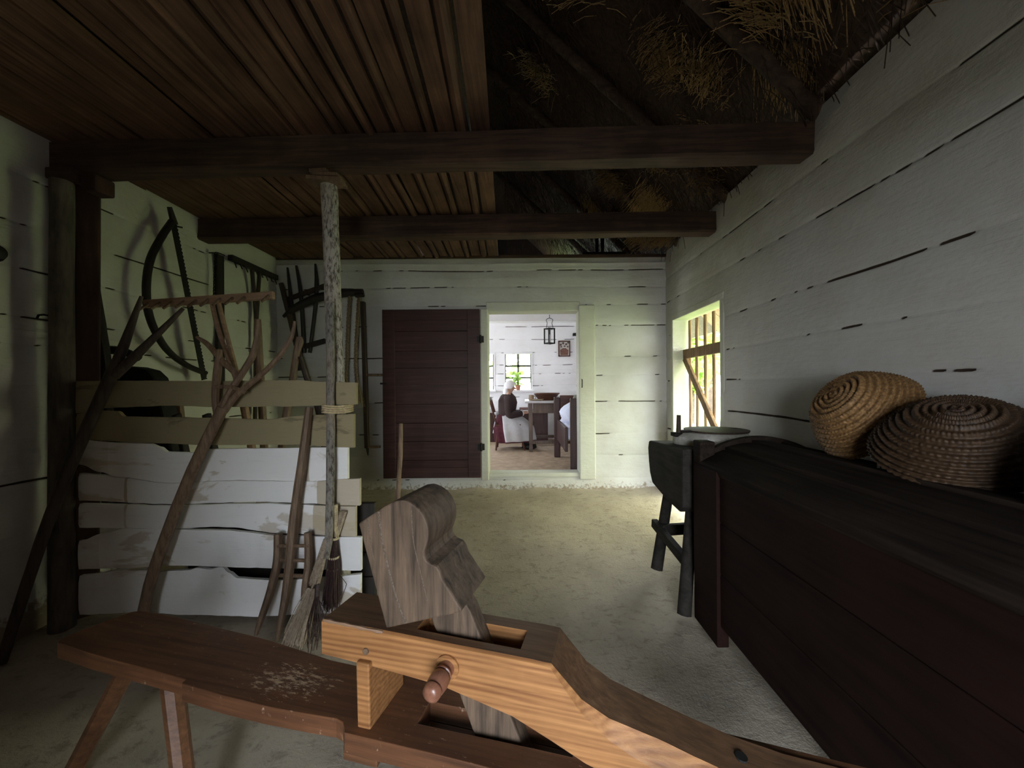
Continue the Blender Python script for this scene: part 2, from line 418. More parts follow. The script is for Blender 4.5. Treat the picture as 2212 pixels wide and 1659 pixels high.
# ---------------------------------------------------------------- ceiling boards, beams, roof
def ceiling():
    m = MB(); x = -.14; rnd = random.Random(5); i = 0
    while x > XL - .25:
        pole = i % 4 in (1, 3) and x > -1.5
        w = rnd.uniform(.05, .07) if pole else rnd.uniform(.075, .14)
        y0, y1 = YR, YB + .05
        segs = [y0 + (y1 - y0) * k / 14 for k in range(15)]
        cx = x - w / 2
        sk = lambda y: -.038 * (y - 1.5) - (0 if cx > -.5 else 0)
        zc = 2.864 + rnd.uniform(-.010, .010)
        if pole:
            m.tube([(cx + sk(y) + .008 * nz(y * 2, i), y, zc) for y in segs], [w / 2 * (1 + .15 * nz(y * 2, i * 3)) for y in segs], 8)
        else:
            base = len(m.v); ph = rnd.uniform(0, 9)
            for y in segs:
                a = .006 * nz(y * 1.3, ph); b = .006 * nz(y * 1.3, ph + 5); t = .004 * nz(y, ph + 9)
                for dx, dz in ((-w / 2 + .003 + a, -.012), (w / 2 - .003 + b, -.012), (w / 2 - .003 + b, .014), (-w / 2 + .003 + a, .014)):
                    m.v.append(Vector((cx + sk(y) + dx, y, zc + dz + t)))
            for k in range(len(segs) - 1):
                for j in range(4):
                    q = base + k * 4; m.f.append((q + j, q + (j + 1) % 4, q + 4 + (j + 1) % 4, q + 4 + j))
            m.f.append(tuple(base + j for j in range(4))); m.f.append(tuple(len(m.v) - 4 + j for j in range(4)))
        x -= w + rnd.uniform(.004, .02); i += 1
    return struct(m.build('ceiling', M['ceil'], smooth=True, angle=30))
ceiling()
struct(MB().span((XL - .1, YR, 2.895), (-.30, YB, 2.93)).build('ceiling_boarding', M['toold']))
def beam(y0, y1, zb, zt, label, seed, skew=.03):
    m = MB(); n = 60; base = 0
    for i in range(n + 1):
        x = XL - .02 + (XR + .05 - XL) * i / n
        j = lambda k: .007 * nz(x * 1.4, seed + k * 7) + .003 * nz(x * 7, seed + k)
        ch = .014
        prof = [(y0, zb + ch), (y0 + ch, zb), (y1 - ch, zb), (y1, zb + ch), (y1, zt), (y0, zt)]
        for k, (y, z) in enumerate(prof): m.v.append(Vector((x, y + j(k) - skew * (x + .5), z + j(k + 11))))
    for i in range(n):
        for k in range(6):
            a = i * 6 + k; b = i * 6 + (k + 1) % 6; m.f.append((a, b, b + 6, a + 6))
    m.f.append(tuple(range(6))); m.f.append(tuple(n * 6 + k for k in range(6)))
    o = m.build('ceiling_beam', M['beam'], smooth=True, angle=35)
    return tag(o, label, 'beam')
beam(2.27, 2.405, 2.668, 2.842, 'thick dark ceiling beam nearest the viewer, resting on the left posts', 1)
beam(3.37, 3.505, 2.668, 2.842, 'dark ceiling beam farther back, close to the rear whitewashed wall', 2, .018)
beam(YR + .9, YR + 1.04, 2.668, 2.842, 'dark ceiling beam overhead behind the viewer', 3)
# roof: two thatched slopes
TP = .9325
def rz_(x): return 2.98 - TP * (x - XR)
RX, EX = -.57, 2.62
EXL = 2 * RX - EX
Y0R, Y1R = YR - .5, YF + .7
th = MB()
rp = [(EX, rz_(EX)), (RX, rz_(RX)), (EXL, rz_(EX)), (EXL, rz_(EX) + .33), (RX, rz_(RX) + .4), (EX, rz_(EX) + .33)]
th.prism(rp, lambda p, k: (p[0], Y0R if k == 0 else Y1R, p[1]))
struct(th.build('roof_thatch', M['thatch']))
gb = MB()
yh = YF + .12; HX0, HX1, HZ0, HZ1 = .15, 1.1, 2.85, 3.62
for (xa, xb, za) in ((EXL, HX0, 2.3), (HX1, EX, 2.3), (HX0, HX1, HZ1)):
    pl = [(xa, za), (xb, za), (xb, rz_(xb) + .1 if xb > RX else 0), (xa, (rz_(xa) if xa > RX else rz_(EX)) + .1)]
    if xa < RX: pl.insert(3, (RX, rz_(RX) + .1))
    gb.prism(pl, lambda p, k: (p[0], yh + .04 * k, p[1]))
gb.span((HX0, yh, 2.3), (HX1, yh + .04, HZ0))
for yy in (YR - .25,):
    gb.prism([(EXL, 2.30), (EX, 2.30), (EX, rz_(EX) + .1), (RX, rz_(RX) + .1), (EXL, rz_(EX) + .1)], lambda p, k, yy=yy: (p[0], yy + .04 * k, p[1]))
struct(gb.build('wall_gables', M['toold']))
# boarded closing between the wall tops and the thatch
cl = MB().span((XL, YB + .012, 2.6), (XR, YB + .17, 2.875)).span((XR + .02, YR - .3, 2.70), (XR + .20, YF + .2, 2.86)).span((XL - .2, YR - .3, 2.70), (XL - .02, YF + .2, 2.86))
struct(cl.build('trim_wall_plates', M['rafter']))
# rafters, each its own timber
for k, (yy, lab) in enumerate([(1.15, 'rafter nearest above the viewer under the dark thatch'), (2.2, 'rafter whose foot meets the right end of the near beam'), (3.2, 'rafter between the two ceiling beams under the thatch'),
                               (4.2, 'rafter above the top of the rear wall under golden straw'), (5.2, 'rafter deep in the loft past the rear wall'), (6.3, 'rafter farthest back in the loft')]):
    m = MB()
    a = Vector((XR + .12, yy, rz_(XR + .12) - .07)); b = Vector((RX + .02, yy, rz_(RX + .02) - .09))
    pts = [a.lerp(b, t / 12) + Vector((0, .02 * nz(t * .6, k * 5), .012 * nz(t * .6, k * 9))) for t in range(13)]
    m.tube(pts, [.05, .04], 8, jit=.12)
    tag(m.build('rafter', M['rafter'], smooth=True, angle=60), 'dark diagonal ' + lab, 'rafter')
# straw hanging out of the thatch
def straws(n, region, mat, name, label, lmin=.12, lmax=.35, w=.0016, seed=1, down=.5):
    crnd = random.Random(77); cdirs = {}
    rnd = random.Random(seed); m = MB()
    for _ in range(n):
        x, y, sp = region(rnd)
        p = Vector((x, y, rz_(x) - rnd.uniform(0, .05) * sp))
        sl = Vector((1, 0, -TP)).normalized()
        d = sl * rnd.uniform(.2, 1.) + Vector((rnd.gauss(0, .35), rnd.gauss(0, .45), -abs(rnd.gauss(0, down))))
        if sp != 1:
            if sp not in cdirs: cdirs[sp] = Vector((crnd.gauss(-.35, .5), crnd.gauss(-.3, .6), -crnd.uniform(.1, .55))).normalized()
            d = cdirs[sp] + Vector((rnd.gauss(0, .17), rnd.gauss(0, .17), rnd.gauss(0, .15)))
        d.normalize(); L = rnd.uniform(lmin, lmax); s = d.orthogonal().normalized() * w; t = d.cross(s).normalized() * w
        bend = Vector((0, 0, -L * .15))
        q = [p, p + d * L * .5, p + d * L + bend]; b0 = len(m.v)
        for c in q: m.v += [c + s, c - s * .5 + t, c - s * .5 - t]
        for i in range(2):
            for j in range(3):
                a = b0 + i * 3 + j; b = b0 + i * 3 + (j + 1) % 3; m.f.append((a, b, b + 3, a + 3))
    o = m.build(name, mat, recalc=False, weld=False)
    return tag(o, label, 'straw', kind='stuff')
straws(6500, lambda r: (r.uniform(-.3, 1.64), r.uniform(-.3, 7.5), 1), M['thatch'], 'thatch_straw', 'loose brown straw hanging from the thatch', .1, .3, .0022, 2)
cl_ = [(1.25, 2.0), (1.45, 2.15), (.95, 2.75), (1.2, 2.6), (1.5, 1.55), (1.2, 1.75), (1.35, 3.0), (1.5, 3.3), (1.15, 3.55), (1.35, 3.9), (1.55, 4.1), (1.0, 4.2), (1.45, 4.5), (1.2, 4.8), (.9, 5.0), (.2, 3.7), (.4, 2.6)]
def reg(r):
    i = r.randrange(len(cl_)); c = cl_[i]; return (min(1.64, c[0] + r.gauss(0, .075)), c[1] + r.gauss(0, .075), 1.6 + i * 1e-4)
straws(4600, reg, M['straw'], 'golden_straw', 'golden straw ends sticking out of the thatch by the right wall', .1, .28, .002, 3, .35)
# spinning wheel stored in the loft over the parlour
t = thing('spinning_wheel', (1.05, 5.05, 2.77), 'dark spinning wheel silhouette stored up in the straw loft', 'spinning wheel')
wc = Vector((1.05, 5.05, 3.52)); m = MB()
ring = [(.235 * 1, -.02), (.235, .02), (.20, .02), (.20, -.02)]
m.lathe(ring, wc, (0, 1, 0), 32, True); m.build('wheel_rim', M['black'], t, smooth=True)
for k in range(8):
    a = k * PI / 4 + .2
    MB().tube([wc, wc + Vector((math.cos(a) * .21, 0, math.sin(a) * .21))], .011, 6).build('spoke', M['black'], t)
MB().lathe([(.0, -.05), (.03, -.04), (.03, .04), (.0, .05)], wc, (0, 1, 0), 12).build('hub', M['black'], t)
for s in (-1, 1): MB().tube([wc + Vector((0, s * .07, 0)), (1.05 + s * .02, 5.05 + s * .09, 3.05)], .02, 8).build('upright', M['black'], t)
MB().tube([(.98, 5.05, 3.05), (.98, 5.05, 3.95)], [.024, .014], 8).build('distaff', M['black'], t)
MB().box((1.05, 5.05, 3.03), (.55, .22, .045)).build('table', M['black'], t, bevel=.01)
for sx, sy in ((-.2, 0), (.2, -.08), (.2, .08)): MB().tube([(1.05 + sx, 5.05 + sy, 3.03), (1.05 + sx * 1.25, 5.05 + sy * 1.4, 2.765)], .018, 8).build('leg', M['black'], t)

# ---------------------------------------------------------------- parlour doorway
fr = MB()
fr.span((DX0 - .085, YB - .035, .30), (DX0, YB + .19, DZ1 + .02))
struct(fr.build('trim_door_jamb', M['frame'], bevel=.01))
fr = MB().span((DX1, YB - .035, .30), (DX1 + .185, YB + .19, DZ1 + .055))
struct(fr.build('trim_door_jamb_wide', M['frame'], bevel=.012))
fr = MB().span((DX0 - .02, YB - .015, DZ1 - .01), (DX1 + .02, YB + .19, DZ1 + .10))
struct(fr.build('trim_door_lintel', M['frame'], bevel=.01))
fr = MB().span((DX0 - .02, YB - .012, DZ0 - .05), (DX1 + .02, YB + .19, DZ0))
struct(fr.build('trim_door_threshold', M['frame'], bevel=.015))
struct(MB().span((XL, YB - .022, 2.835), (XR, YB + .02, 2.868)).build('trim_back_shadow', M['beam']))  # dark strip put in for the shadow line where wall meets ceiling
d2 = MB()
for k in range(3): d2.bar((-.37 - .035 * k, YR + .02 + .24 * k, 1.0), (-.37 - .035 * (k + 1), YR + .255 + .24 * k, 1.0), .035, 1.96)
struct(d2.build('leaf_blocker_left', M['door'], bevel=.004))  # unseen leaf added to hold rear daylight off the left side
d3 = MB()
for k in range(4): d3.bar((.82 + .01 * k, YR + .02 + .24 * k, 1.0), (.82 + .01 * (k + 1), YR + .255 + .24 * k, 1.0), .035, 1.96)
struct(d3.build('leaf_blocker_right', M['door'], bevel=.004))  # unseen leaf added to shade the right wall, chest and baskets
lt = thing('door_latch', (DX1 + .04, YB - .04, 1.37), 'small iron latch staple on the pale right door post', 'latch')
lp = [(DX1 + .03, YB - .035, 1.44), (DX1 + .03, YB - .06, 1.44), (DX1 + .03, YB - .06, 1.35), (DX1 + .03, YB - .035, 1.35)]
MB().tube(lp, .006, 6).build('staple', M['iron'], lt)
# open door leaf, folded flat against the back wall
LX0, LX1, LB, LT = -1.562, -.468, .344, 2.240
d1 = thing('door_1', (LX0, 4.42, LB), None, None); d1['kind'] = 'structure'
ya, yb = 4.415, 4.47
pn = MB(); rnd = random.Random(3); zz = LB; k = 0
while zz < LT - .02:
    h = min(rnd.uniform(.19, .23), LT - zz); pn.span((LX0 + .02, ya + .012, zz + .0015), (LX1 - .02, yb - .01, zz + h - .0015)); zz += h
pn.build('door_panel', M['door'], d1, bevel=.003)
for (a, b) in (((LX0, ya, LB), (LX0 + .14, yb, LT)), ((LX1 - .14, ya, LB), (LX1, yb, LT))):
    MB().span(a, b).build('door_stile', M['door'], d1, bevel=.004)
for zb_ in (LB, LT - .12): MB().span((LX0 + .14, ya + .002, zb_), (LX1 - .14, yb - .002, zb_ + .12)).build('door_rail', M['door'], d1, bevel=.004)
for zh in (1.90, .69):
    hg = MB().span((LX1 - .03, ya - .012, zh - .035), (LX1 + .045, ya + .02, zh + .035)).tube([(LX1 + .01, ya - .012, zh - .045), (LX1 + .01, ya - .012, zh + .045)], .012, 8)
    hg.build('hinge', M['iron'], d1)
MB().span((LX0 - .02, ya - .02, 1.40), (LX0 + .05, ya, 1.42)).build('door_latch_bar', M['iron'], d1)
M['gate'] = wood('gate_wood', (.17, .10, .055), (.40, .25, .14), 2, 45, 3, .7, .3, .35)
# ---------------------------------------------------------------- lattice gate in the right wall
eb = MB()
for k in range(9):
    y0_ = 2.2 + .33 * k; eb.prism([(1.86, rz_(1.86) - .03), (EX - .02, rz_(EX - .02) - .03), (EX - .02, rz_(EX - .02) - .055), (1.86, rz_(1.86) - .055)], lambda p, q, y0_=y0_: (p[0], y0_ + .32 * q, p[1]))
struct(eb.build('trim_eave_boards', M['gate']))
fr = MB().span((XR - .02, LY1 - .004, LZ0), (XR + .17, LY1 + .06, LZ1)).span((XR - .010, LY0 - .06, LZ0), (XR + .17, LY0 + .004, LZ1)).span((XR - .012, LY0 - .06, LZ1 - .004), (XR + .17, LY1 + .06, LZ1 + .06)).span((XR - .01, LY0 - .06, LZ0 - .12), (XR + .17, LY1 + .06, LZ0))
struct(fr.build('trim_gate_frame', M['frame'], bevel=.008))
g = thing('lattice_gate', (XR + .1, 3.8, LZ0), 'brown wooden lattice gate with thin upright slats and a diagonal brace', 'gate')
for k, yy in enumerate([4.20, 4.03, 3.85, 3.675, 3.50, 3.34]):
    pts = [(XR + .14 + .004 * nz(z * 2, k), yy + .012 * nz(z * 1.7, k * 3 + .5), LZ0 + .01 + (LZ1 - LZ0 - .03) * z / 10) for z in range(11)]
    MB().tube(pts, .02, 6, flat=.75, jit=.2).build('slat', M['gate'], g, smooth=True)
MB().bar((XR + .105, LY1 - .01, 1.70), (XR + .105, LY0 + .01, 1.70), .03, .10).build('rail', M['gate'], g, bevel=.005)
MB().bar((XR + .105, LY1 - .01, .64), (XR + .105, LY0 + .01, .64), .03, .10).build('rail', M['gate'], g, bevel=.005)
MB().bar((XR + .10, 4.24, 1.66), (XR + .10, 3.34, .71), .03, .075, up=(0, .8, .57)).build('brace', M['gate'], g, bevel=.005)
# ---------------------------------------------------------------- plank pen on the left
YP = 2.30
pen = thing('plank_partition', P(430, 1330, YP) , 'low pen wall of wavy limewashed planks tied to a bark pole', 'plank wall')
WM[pen.name] = Matrix.Translation((-1.85, YP, .02)); pen.matrix_world = WM[pen.name]
def Z3(x, y): return (100 + x * .3737, 780 + y * .3737)
def board(top, bot, mat, yoff, seed, stains=()):
    """top, bot: edge outlines in picture pixels; a sawn board 30 mm thick"""
    def at(l, px):
        for i in range(len(l) - 1):
            if l[i][0] <= px <= l[i + 1][0]:
                t = (px - l[i][0]) / max(1e-6, l[i + 1][0] - l[i][0]); t = t * t * (3 - 2 * t)
                return l[i][1] + (l[i + 1][1] - l[i][1]) * t
        return l[0][1] if px < l[0][0] else l[-1][1]
    x0 = max(top[0][0], bot[0][0]); x1 = min(top[-1][0], bot[-1][0])
    n = 140; m = MB(); th_ = .028; sa = []
    for i in range(n + 1):
        px = x0 + (x1 - x0) * i / n
        a = P(px, at(top, px) + 1.2 * nz(px * .03, seed), YP + yoff); b = P(px, at(bot, px) + 1.2 * nz(px * .03, seed + 4), YP + yoff)
        w = Vector((0, .006 * nz(px * .01, seed * 3), 0))
        for k in range(7):
            t = k / 6; e = .006 * (abs(2 * t - 1) ** 6)
            m.v.append(a.lerp(b, t) + w + Vector((0, e + .003 * nz(px * .05, t * 3, seed), 0)))
        sa += [max([0] + [q for (l_, r_, q) in stains if l_ <= px <= r_])] * 9
        m.v.append(b + w + Vector((0, th_, 0))); m.v.append(a + w + Vector((0, th_, 0)))
    for i in range(n):
        for k in range(9):
            p = i * 9 + k; q = i * 9 + (k + 1) % 9; m.f.append((p, q, q + 9, p + 9))
    m.f.append(tuple(range(9))); m.f.append(tuple(n * 9 + k for k in range(9)))
    m.build('board', mat, pen, smooth=True, angle=50, attr=sa)
L = lambda *a: [Z3(*p) for p in a]
board(L((165, 116), (400, 113), (1000, 115), (1400, 110), (1620, 120), (1792, 125)), L((165, 302), (350, 270), (700, 258), (960, 266), (1400, 262), (1790, 250)), M['board_olive'], .0, 1)
board(L((170, 306), (260, 286), (400, 290), (440, 322), (700, 325), (950, 330), (1250, 338), (1500, 315), (1776, 306)), L((170, 455), (600, 475), (950, 486), (1400, 484), (1778, 501)), M['board_olive'], .004, 2)
board(L((185, 462), (400, 474), (590, 479), (650, 500), (690, 527), (860, 531), (900, 512), (1000, 508), (1740, 500)), L((185, 600), (300, 640), (400, 672), (700, 706), (1050, 690), (1740, 700)), M['board_white'], .012, 3, ((655, 668, .5), (160, 232, .4), (492, 540, .28)))
board(L((185, 650), (300, 660), (400, 676), (700, 709), (1050, 694), (1500, 698), (1813, 682)), L((185, 808), (700, 829), (1200, 815), (1810, 836)), M['board_white'], -.004, 4, ((268, 277, .6), (683, 800, .6)))
board(L((185, 828), (700, 838), (1200, 825), (1790, 842)), L((185, 965), (700, 972), (1000, 960), (1400, 1000), (1786, 1016)), M['board_white'], .002, 5, ((267, 273, .5), (676, 800, .7)))
board(L((185, 1040), (320, 1000), (450, 970), (1000, 980), (1400, 1015), (1817, 1020)), L((185, 1205), (450, 1200), (700, 1184), (1300, 1200), (1817, 1214)), M['board_white'], -.006, 6, ((160, 215, .4), (690, 800, .32), (500, 580, .25)))
board(L((185, 1245), (450, 1210), (680, 1216), (820, 1212), (870, 1200), (940, 1206), (1010, 1193), (1050, 1225), (1100, 1260), (1350, 1270), (1600, 1258), (1815, 1236)), L((185, 1470), (550, 1455), (800, 1470), (1200, 1480), (1590, 1462), (1815, 1455)), M['board_white'], .006, 7, ((715, 800, .35),))
# posts of the pen
m = MB()
pts = [P(134, 1345 - (1345 - 392) * k / 12, 2.26) + Vector((.006 * nz(k * .5), 0, 0)) for k in range(13)]
pts[0].z = -.02
m.tube(pts, [.058, .052], 10, flat=.9, jit=.06)
m.build('post', M['post_grey'], pen, smooth=True, angle=60)['label'] = 'grey weathered corner post'
m = MB(); pts = [P(189, 1340 - (1340 - 392) * k / 12, 2.42) for k in range(13)]; pts[0].z = -.02
m.tube(pts, [.072, .078], 4, jit=.05); m.build('post', M['post_red'], pen, bevel=.01)['label'] = 'dark red-brown squared post'
m = MB(); a = P(212, 395, 2.36); m.box(a + Vector((0, 0, -.02)), (.09, .12, .10)); m.build('corbel', M['post_red'], pen, bevel=.012)
MB().span((XL + .04, 2.28, 2.60), (-2.60, 2.50, 2.666)).build('bearer', M['beam'], pen, bevel=.01)
m = MB()
for k in range(4):
    zc = P(730, 876 + k * 4.5, YP).z
    a = P(701, 880, YP - .035); b = P(748, 880 + (k % 2) * 4, YP + .0)
    lp = smoothpts([(a.x, YP + .09, zc), (a.x - .014, YP - .02, zc), (a.x + .015, YP - .078, zc + .003), (a.x + .05, YP - .072, zc), (b.x - .03, YP - .035, zc - .004), (b.x + .012, YP + .01, zc), (b.x, YP + .09, zc)], 5)
    m.tube(lp, .0058, 6)
m.build('withe_binding', M['withe'], pen, smooth=True)
# bark prop under the beam
prop = thing('support_pole', (P(722, 880, 2.385).x, 2.385, 0), 'tall bark-covered pole propping the near ceiling beam', 'pole')
m = MB(); n = 40; pts = []; rr = []
for k in range(n + 1):
    z = .0 + (2.60 - .0) * k / n
    px = 736 - 20 * k / n
    x = P(px, 834, 2.385).x
    if z > 1.55: px = 724 - 9 * (z - 1.55); x = P(px, 834, 2.385).x
    pts.append(Vector((x + .006 * nz(z * 2.5), 2.385 + .004 * nz(z * 3, 4), z))); rr.append(.051 * (1 + .10 * nz(z * 5, 2)) - .004 * z / 2.6)
m.tube(pts, rr, 14, jit=.05)
m.build('trunk', M['bark'], prop, smooth=True, angle=80)
for (dx, dz, ln, hh) in ((0, .0, .20, .022), (.012, .024, .15, .02), (-.03, .046, .10, .020)):
    MB().box((pts[-1].x + dx, 2.36, 2.603 + dz), (ln, .11, hh), Matrix.Rotation(.06 * (1 if dx >= 0 else -1), 3, 'Y')).build('wedge', M['tool'], prop, bevel=.003)

t = thing('gap_dark_panel', (-1.5, 2.52, .02), 'black board panel added behind the white planks to darken their gaps', 'panel')  # shade inside the pen put in as black boards, also filling its right end
for k in range(4): MB().span((-2.12, 2.485 + .003 * (k % 2), .02 + .155 * k), (-.94, 2.53, .17 + .155 * k)).build('plank', M['toolb'], t, bevel=.004)
for x in (-1.95, -1.3): MB().span((x, 2.53, .03), (x + .07, 2.56, .63)).build('batten', M['toolb'], t, bevel=.003)
# ---------------------------------------------------------------- tools by the pen
def tubep(m, pts, rpx, n=8, flat=1., jit=.04, sm=5):
    """pts: (px, py, Y); rpx: radius in picture pixels there"""
    w = [P(*p) for p in pts]; k = len(w)
    if not isinstance(rpx, (list, tuple)): rpx = [rpx] * k
    if len(rpx) != k: rpx = [rpx[0] + (rpx[-1] - rpx[0]) * i / (k - 1) for i in range(k)]
    r = [rad(a, p[2]) for a, p in zip(rpx, pts)]
    s = smoothpts(w, sm) if k > 2 else w
    rs = []
    if k > 2:
        for i in range(k - 1): rs += [r[i] + (r[i + 1] - r[i]) * q / sm for q in range(sm)]
        rs.append(r[-1])
    else: rs = r
    return m.tube(s, rs, n, flat, jit=jit)
def foot(px, py_guess, Y): return P(px, py_guess, Y)
# big dark two-pronged fork by the left post
t = thing('wooden_pitchfork', P(8, 1400, 1.98), 'big dark two-pronged wooden fork leaning at the far left over the pen', 'pitchfork')
h = MB(); w0 = P(2, 1405, 1.96); w0.z = .01
hp = [w0, P(120, 1085, 2.05), P(245, 800, 2.16)]
h.tube(smoothpts(hp, 8), [.021, .030], 10, jit=.05); h.build('handle', M['toold'], t, smooth=True)
for pp in ([(240, 812, 2.16), (268, 745, 2.17), (306, 640, 2.2)], [(246, 812, 2.16), (300, 762, 2.18), (396, 666, 2.24)]):
    m = MB(); tubep(m, pp, [10.5, 9, 3.5], 10); m.build('prong', M['toold'], t, smooth=True)
# pale hay rake standing in the pen
t = thing('hay_rake', (P(520, 1100, 2.62).x, 2.62, .02), 'pale wooden hay rake with a row of short teeth above the pen', 'rake')
YK = 2.56
a, b = P(313, 657, YK), P(592, 638, YK)
hd = MB().bar(a, b, .03, .052); hd.build('rake_head', M['rake'], t, bevel=.006)
for k in range(11):
    c = a.lerp(b, .035 + k * .093)
    if k == 9: continue
    tm = MB().tube([c + Vector((.004, -.01, -.002)), c + Vector((-.012, -.06, -.052))], [.011, .008], 8); tm.build('tooth', M['tool'], t, smooth=True)
for pp in ([(457, 650, YK), (474, 720, YK), (509, 815, 2.60)], [(471, 650, YK), (489, 720, YK), (513, 812, 2.60)]):
    m = MB(); tubep(m, pp, [4.5, 4.5, 5], 8); m.build('brace', M['rake'], t, smooth=True)
m = MB(); tubep(m, [(509, 800, 2.60), (530, 890, 2.61), (565, 1100, 2.62), (580, 1240, 2.62)], 8, 8); m.build('handle', M['rake'], t, smooth=True)
# long wooden hay fork leaning on the pen
t = thing('wooden_hay_fork', (P(310, 1330, 2.2).x, 2.2, 0), 'long-handled wooden hay fork with curved tines leaning in front of the pen planks', 'hay fork')
w0 = P(300, 1335, 2.16); w0.z = .005
hp = [w0, P(330, 1240, 2.17), P(405, 1040, 2.19), P(482, 880, 2.22)]
m = MB(); m.tube(smoothpts(hp, 7), [.027, .030], 10, jit=.05); m.build('handle', M['tool'], t, smooth=True)
for pp, rp in (([(480, 885, 2.22), (498, 845, 2.23), (545, 770, 2.25), (557, 716, 2.26), (559, 690, 2.26)], [8, 7, 7, 5.5, 3]),
               ([(484, 888, 2.22), (515, 850, 2.22), (580, 795, 2.21), (625, 738, 2.2), (637, 694, 2.2)], [8, 6.5, 6, 5, 3]),
               ([(476, 880, 2.23), (513, 818, 2.25), (480, 780, 2.26), (450, 745, 2.27), (425, 728, 2.28)], [7, 7, 6.5, 5.5, 3]),
               ([(470, 905, 2.23), (466, 860, 2.24), (470, 800, 2.25), (475, 755, 2.26)], [6, 8, 8, 5])):
    m = MB(); tubep(m, pp, rp, 8); m.build('tine', M['tool'], t, smooth=True)
m = MB(); tubep(m, [(466, 836, 2.225), (500, 836, 2.215), (532, 848, 2.215)], 4.5, 6); m.build('crossbar', M['tool'], t, smooth=True)
# short three-tined fork, tines down, in front of the planks
t = thing('wooden_dung_fork', (P(600, 1350, 2.15).x, 2.15, 0), 'three-tined wooden fork standing tines-down against the white planks beside the brooms', 'fork')
m = MB(); tubep(m, [(668, 880, 2.265), (655, 985, 2.25), (640, 1090, 2.23), (632, 1160, 2.22), (620, 1270, 2.18), (606, 1345, 2.13), (598, 1384, 2.10)], [9, 11.5, 12, 13, 11, 8, 4], 8, .8); m.build('handle', M['tool'], t, smooth=True)
m = MB(); tubep(m, [(601, 1153, 2.225), (600, 1210, 2.21), (585, 1275, 2.18), (563, 1340, 2.13), (553, 1372, 2.11)], [10, 11, 10, 8, 4], 8, .8); m.build('tine', M['tool'], t, smooth=True)
m = MB(); tubep(m, [(665, 1150, 2.225), (667, 1215, 2.21), (660, 1270, 2.18), (656, 1330, 2.14), (650, 1375, 2.11)], [9, 10.5, 10, 8, 4], 8, .8); m.build('tine', M['tool'], t, smooth=True)
for (l, r) in (((596, 1179), (668, 1179)), ((592, 1209), (668, 1211)), ((586, 1243), (668, 1244))):
    MB().tube([P(*l, 2.205), P(*r, 2.205)], .0105, 8).build('crossbar', M['tool'], t, smooth=True)
# birch broom with the speckled handle
def bristles(m, a, b, ra, rb, n, rnd, w=.0016, curl=.0):
    a, b = Vector(a), Vector(b); d = (b - a).normalized(); x = d.orthogonal().normalized(); y = d.cross(x)
    for _ in range(n):
        ang = rnd.uniform(0, 2 * PI); q = math.sqrt(rnd.uniform(0, 1))
        o = x * math.cos(ang) + y * math.sin(ang)
        s = a + o * ra * q; e = b + o * rb * q * rnd.uniform(.8, 1.15) - d * rnd.uniform(0, .08)
        mid = s.lerp(e, .5) + Vector((rnd.gauss(0, curl), rnd.gauss(0, curl), 0))
        m.tube([s, mid, e], [w * 1.3, w], 3, cap=False)
t = thing('birch_broom', (P(640, 1395, 2.07).x, 2.07, 0), 'pale besom broom with a long speckled bark handle leaning on the plank pen', 'broom')
m = MB(); tubep(m, [(714, 655, 2.30), (714, 820, 2.265), (714, 1000, 2.235), (711, 1150, 2.20), (703, 1205, 2.18)], [8, 8.5, 9, 8.5, 8], 10, 1, .12); m.build('handle', M['bark_dark'], t, smooth=True)
rnd = random.Random(8); m = MB(); a, b, c = P(706, 1165, 2.19), P(676, 1270, 2.15), P(632, 1400, 2.06)
c.z = max(c.z, .01)
bristles(m, a, b, .016, .027, 110, rnd, .0028); bristles(m, b, c, .026, .062, 230, rnd, .002, .004)
m.build('bristles', M['twigl'], t, recalc=False, weld=False)
# dark twig broom, bound, hanging upside by the pole
t = thing('twig_hand_broom', P(716, 1320, 2.20), 'short dark twig broom with three pale bindings against the pen end', 'broom')
m = MB(); rnd = random.Random(9)
bristles(m, P(722, 1160, 2.24), P(716, 1318, 2.22), .013, .046, 200, rnd, .0024, .004)
bristles(m, P(720, 1240, 2.23), P(716, 1322, 2.21), .03, .052, 46, rnd, .0018, .01)
m.build('bristles', M['twig'], t, recalc=False, weld=False)
m = MB(); bristles(m, P(722, 1090, 2.24), P(722, 1162, 2.24), .018, .020, 44, rnd, .0038); m.build('handle', M['withe'], t, recalc=False, weld=False)
m = MB(); bristles(m, P(740, 1105, 2.25), P(724, 1165, 2.25), .018, .012, 16, rnd, .005); m.build('twig_ends', M['twigl'], t, recalc=False, weld=False)
for (px, py, r) in ((722, 1163, .021), (721, 1204, .024), (720, 1229, .026)):
    c = P(px, py, 2.238); m = MB()
    m.lathe([(r, -.007), (r + .005, -.004), (r + .005, .004), (r, .007)], c, (.03, 0, 1), 16, True); m.build('binding', M['withe'], t, smooth=True)
# scrubby black brush low behind the bench end
t = thing('scrub_brush', (P(690, 1395, 2.02).x, 2.05, 0), 'scraggly black twig brush on the floor beside the bench end', 'brush')
m = MB(); a = P(684, 1290, 2.12); c = P(688, 1412, 2.02); c.z = .01
bristles(m, a, c, .012, .07, 26, random.Random(4), .0018, .02); m.build('bristles', M['twig'], t, recalc=False, weld=False)
m = MB(); tubep(m, [(684, 1300, 2.12), (686, 1262, 2.14)], 5, 6); m.build('handle', M['twig'], t)
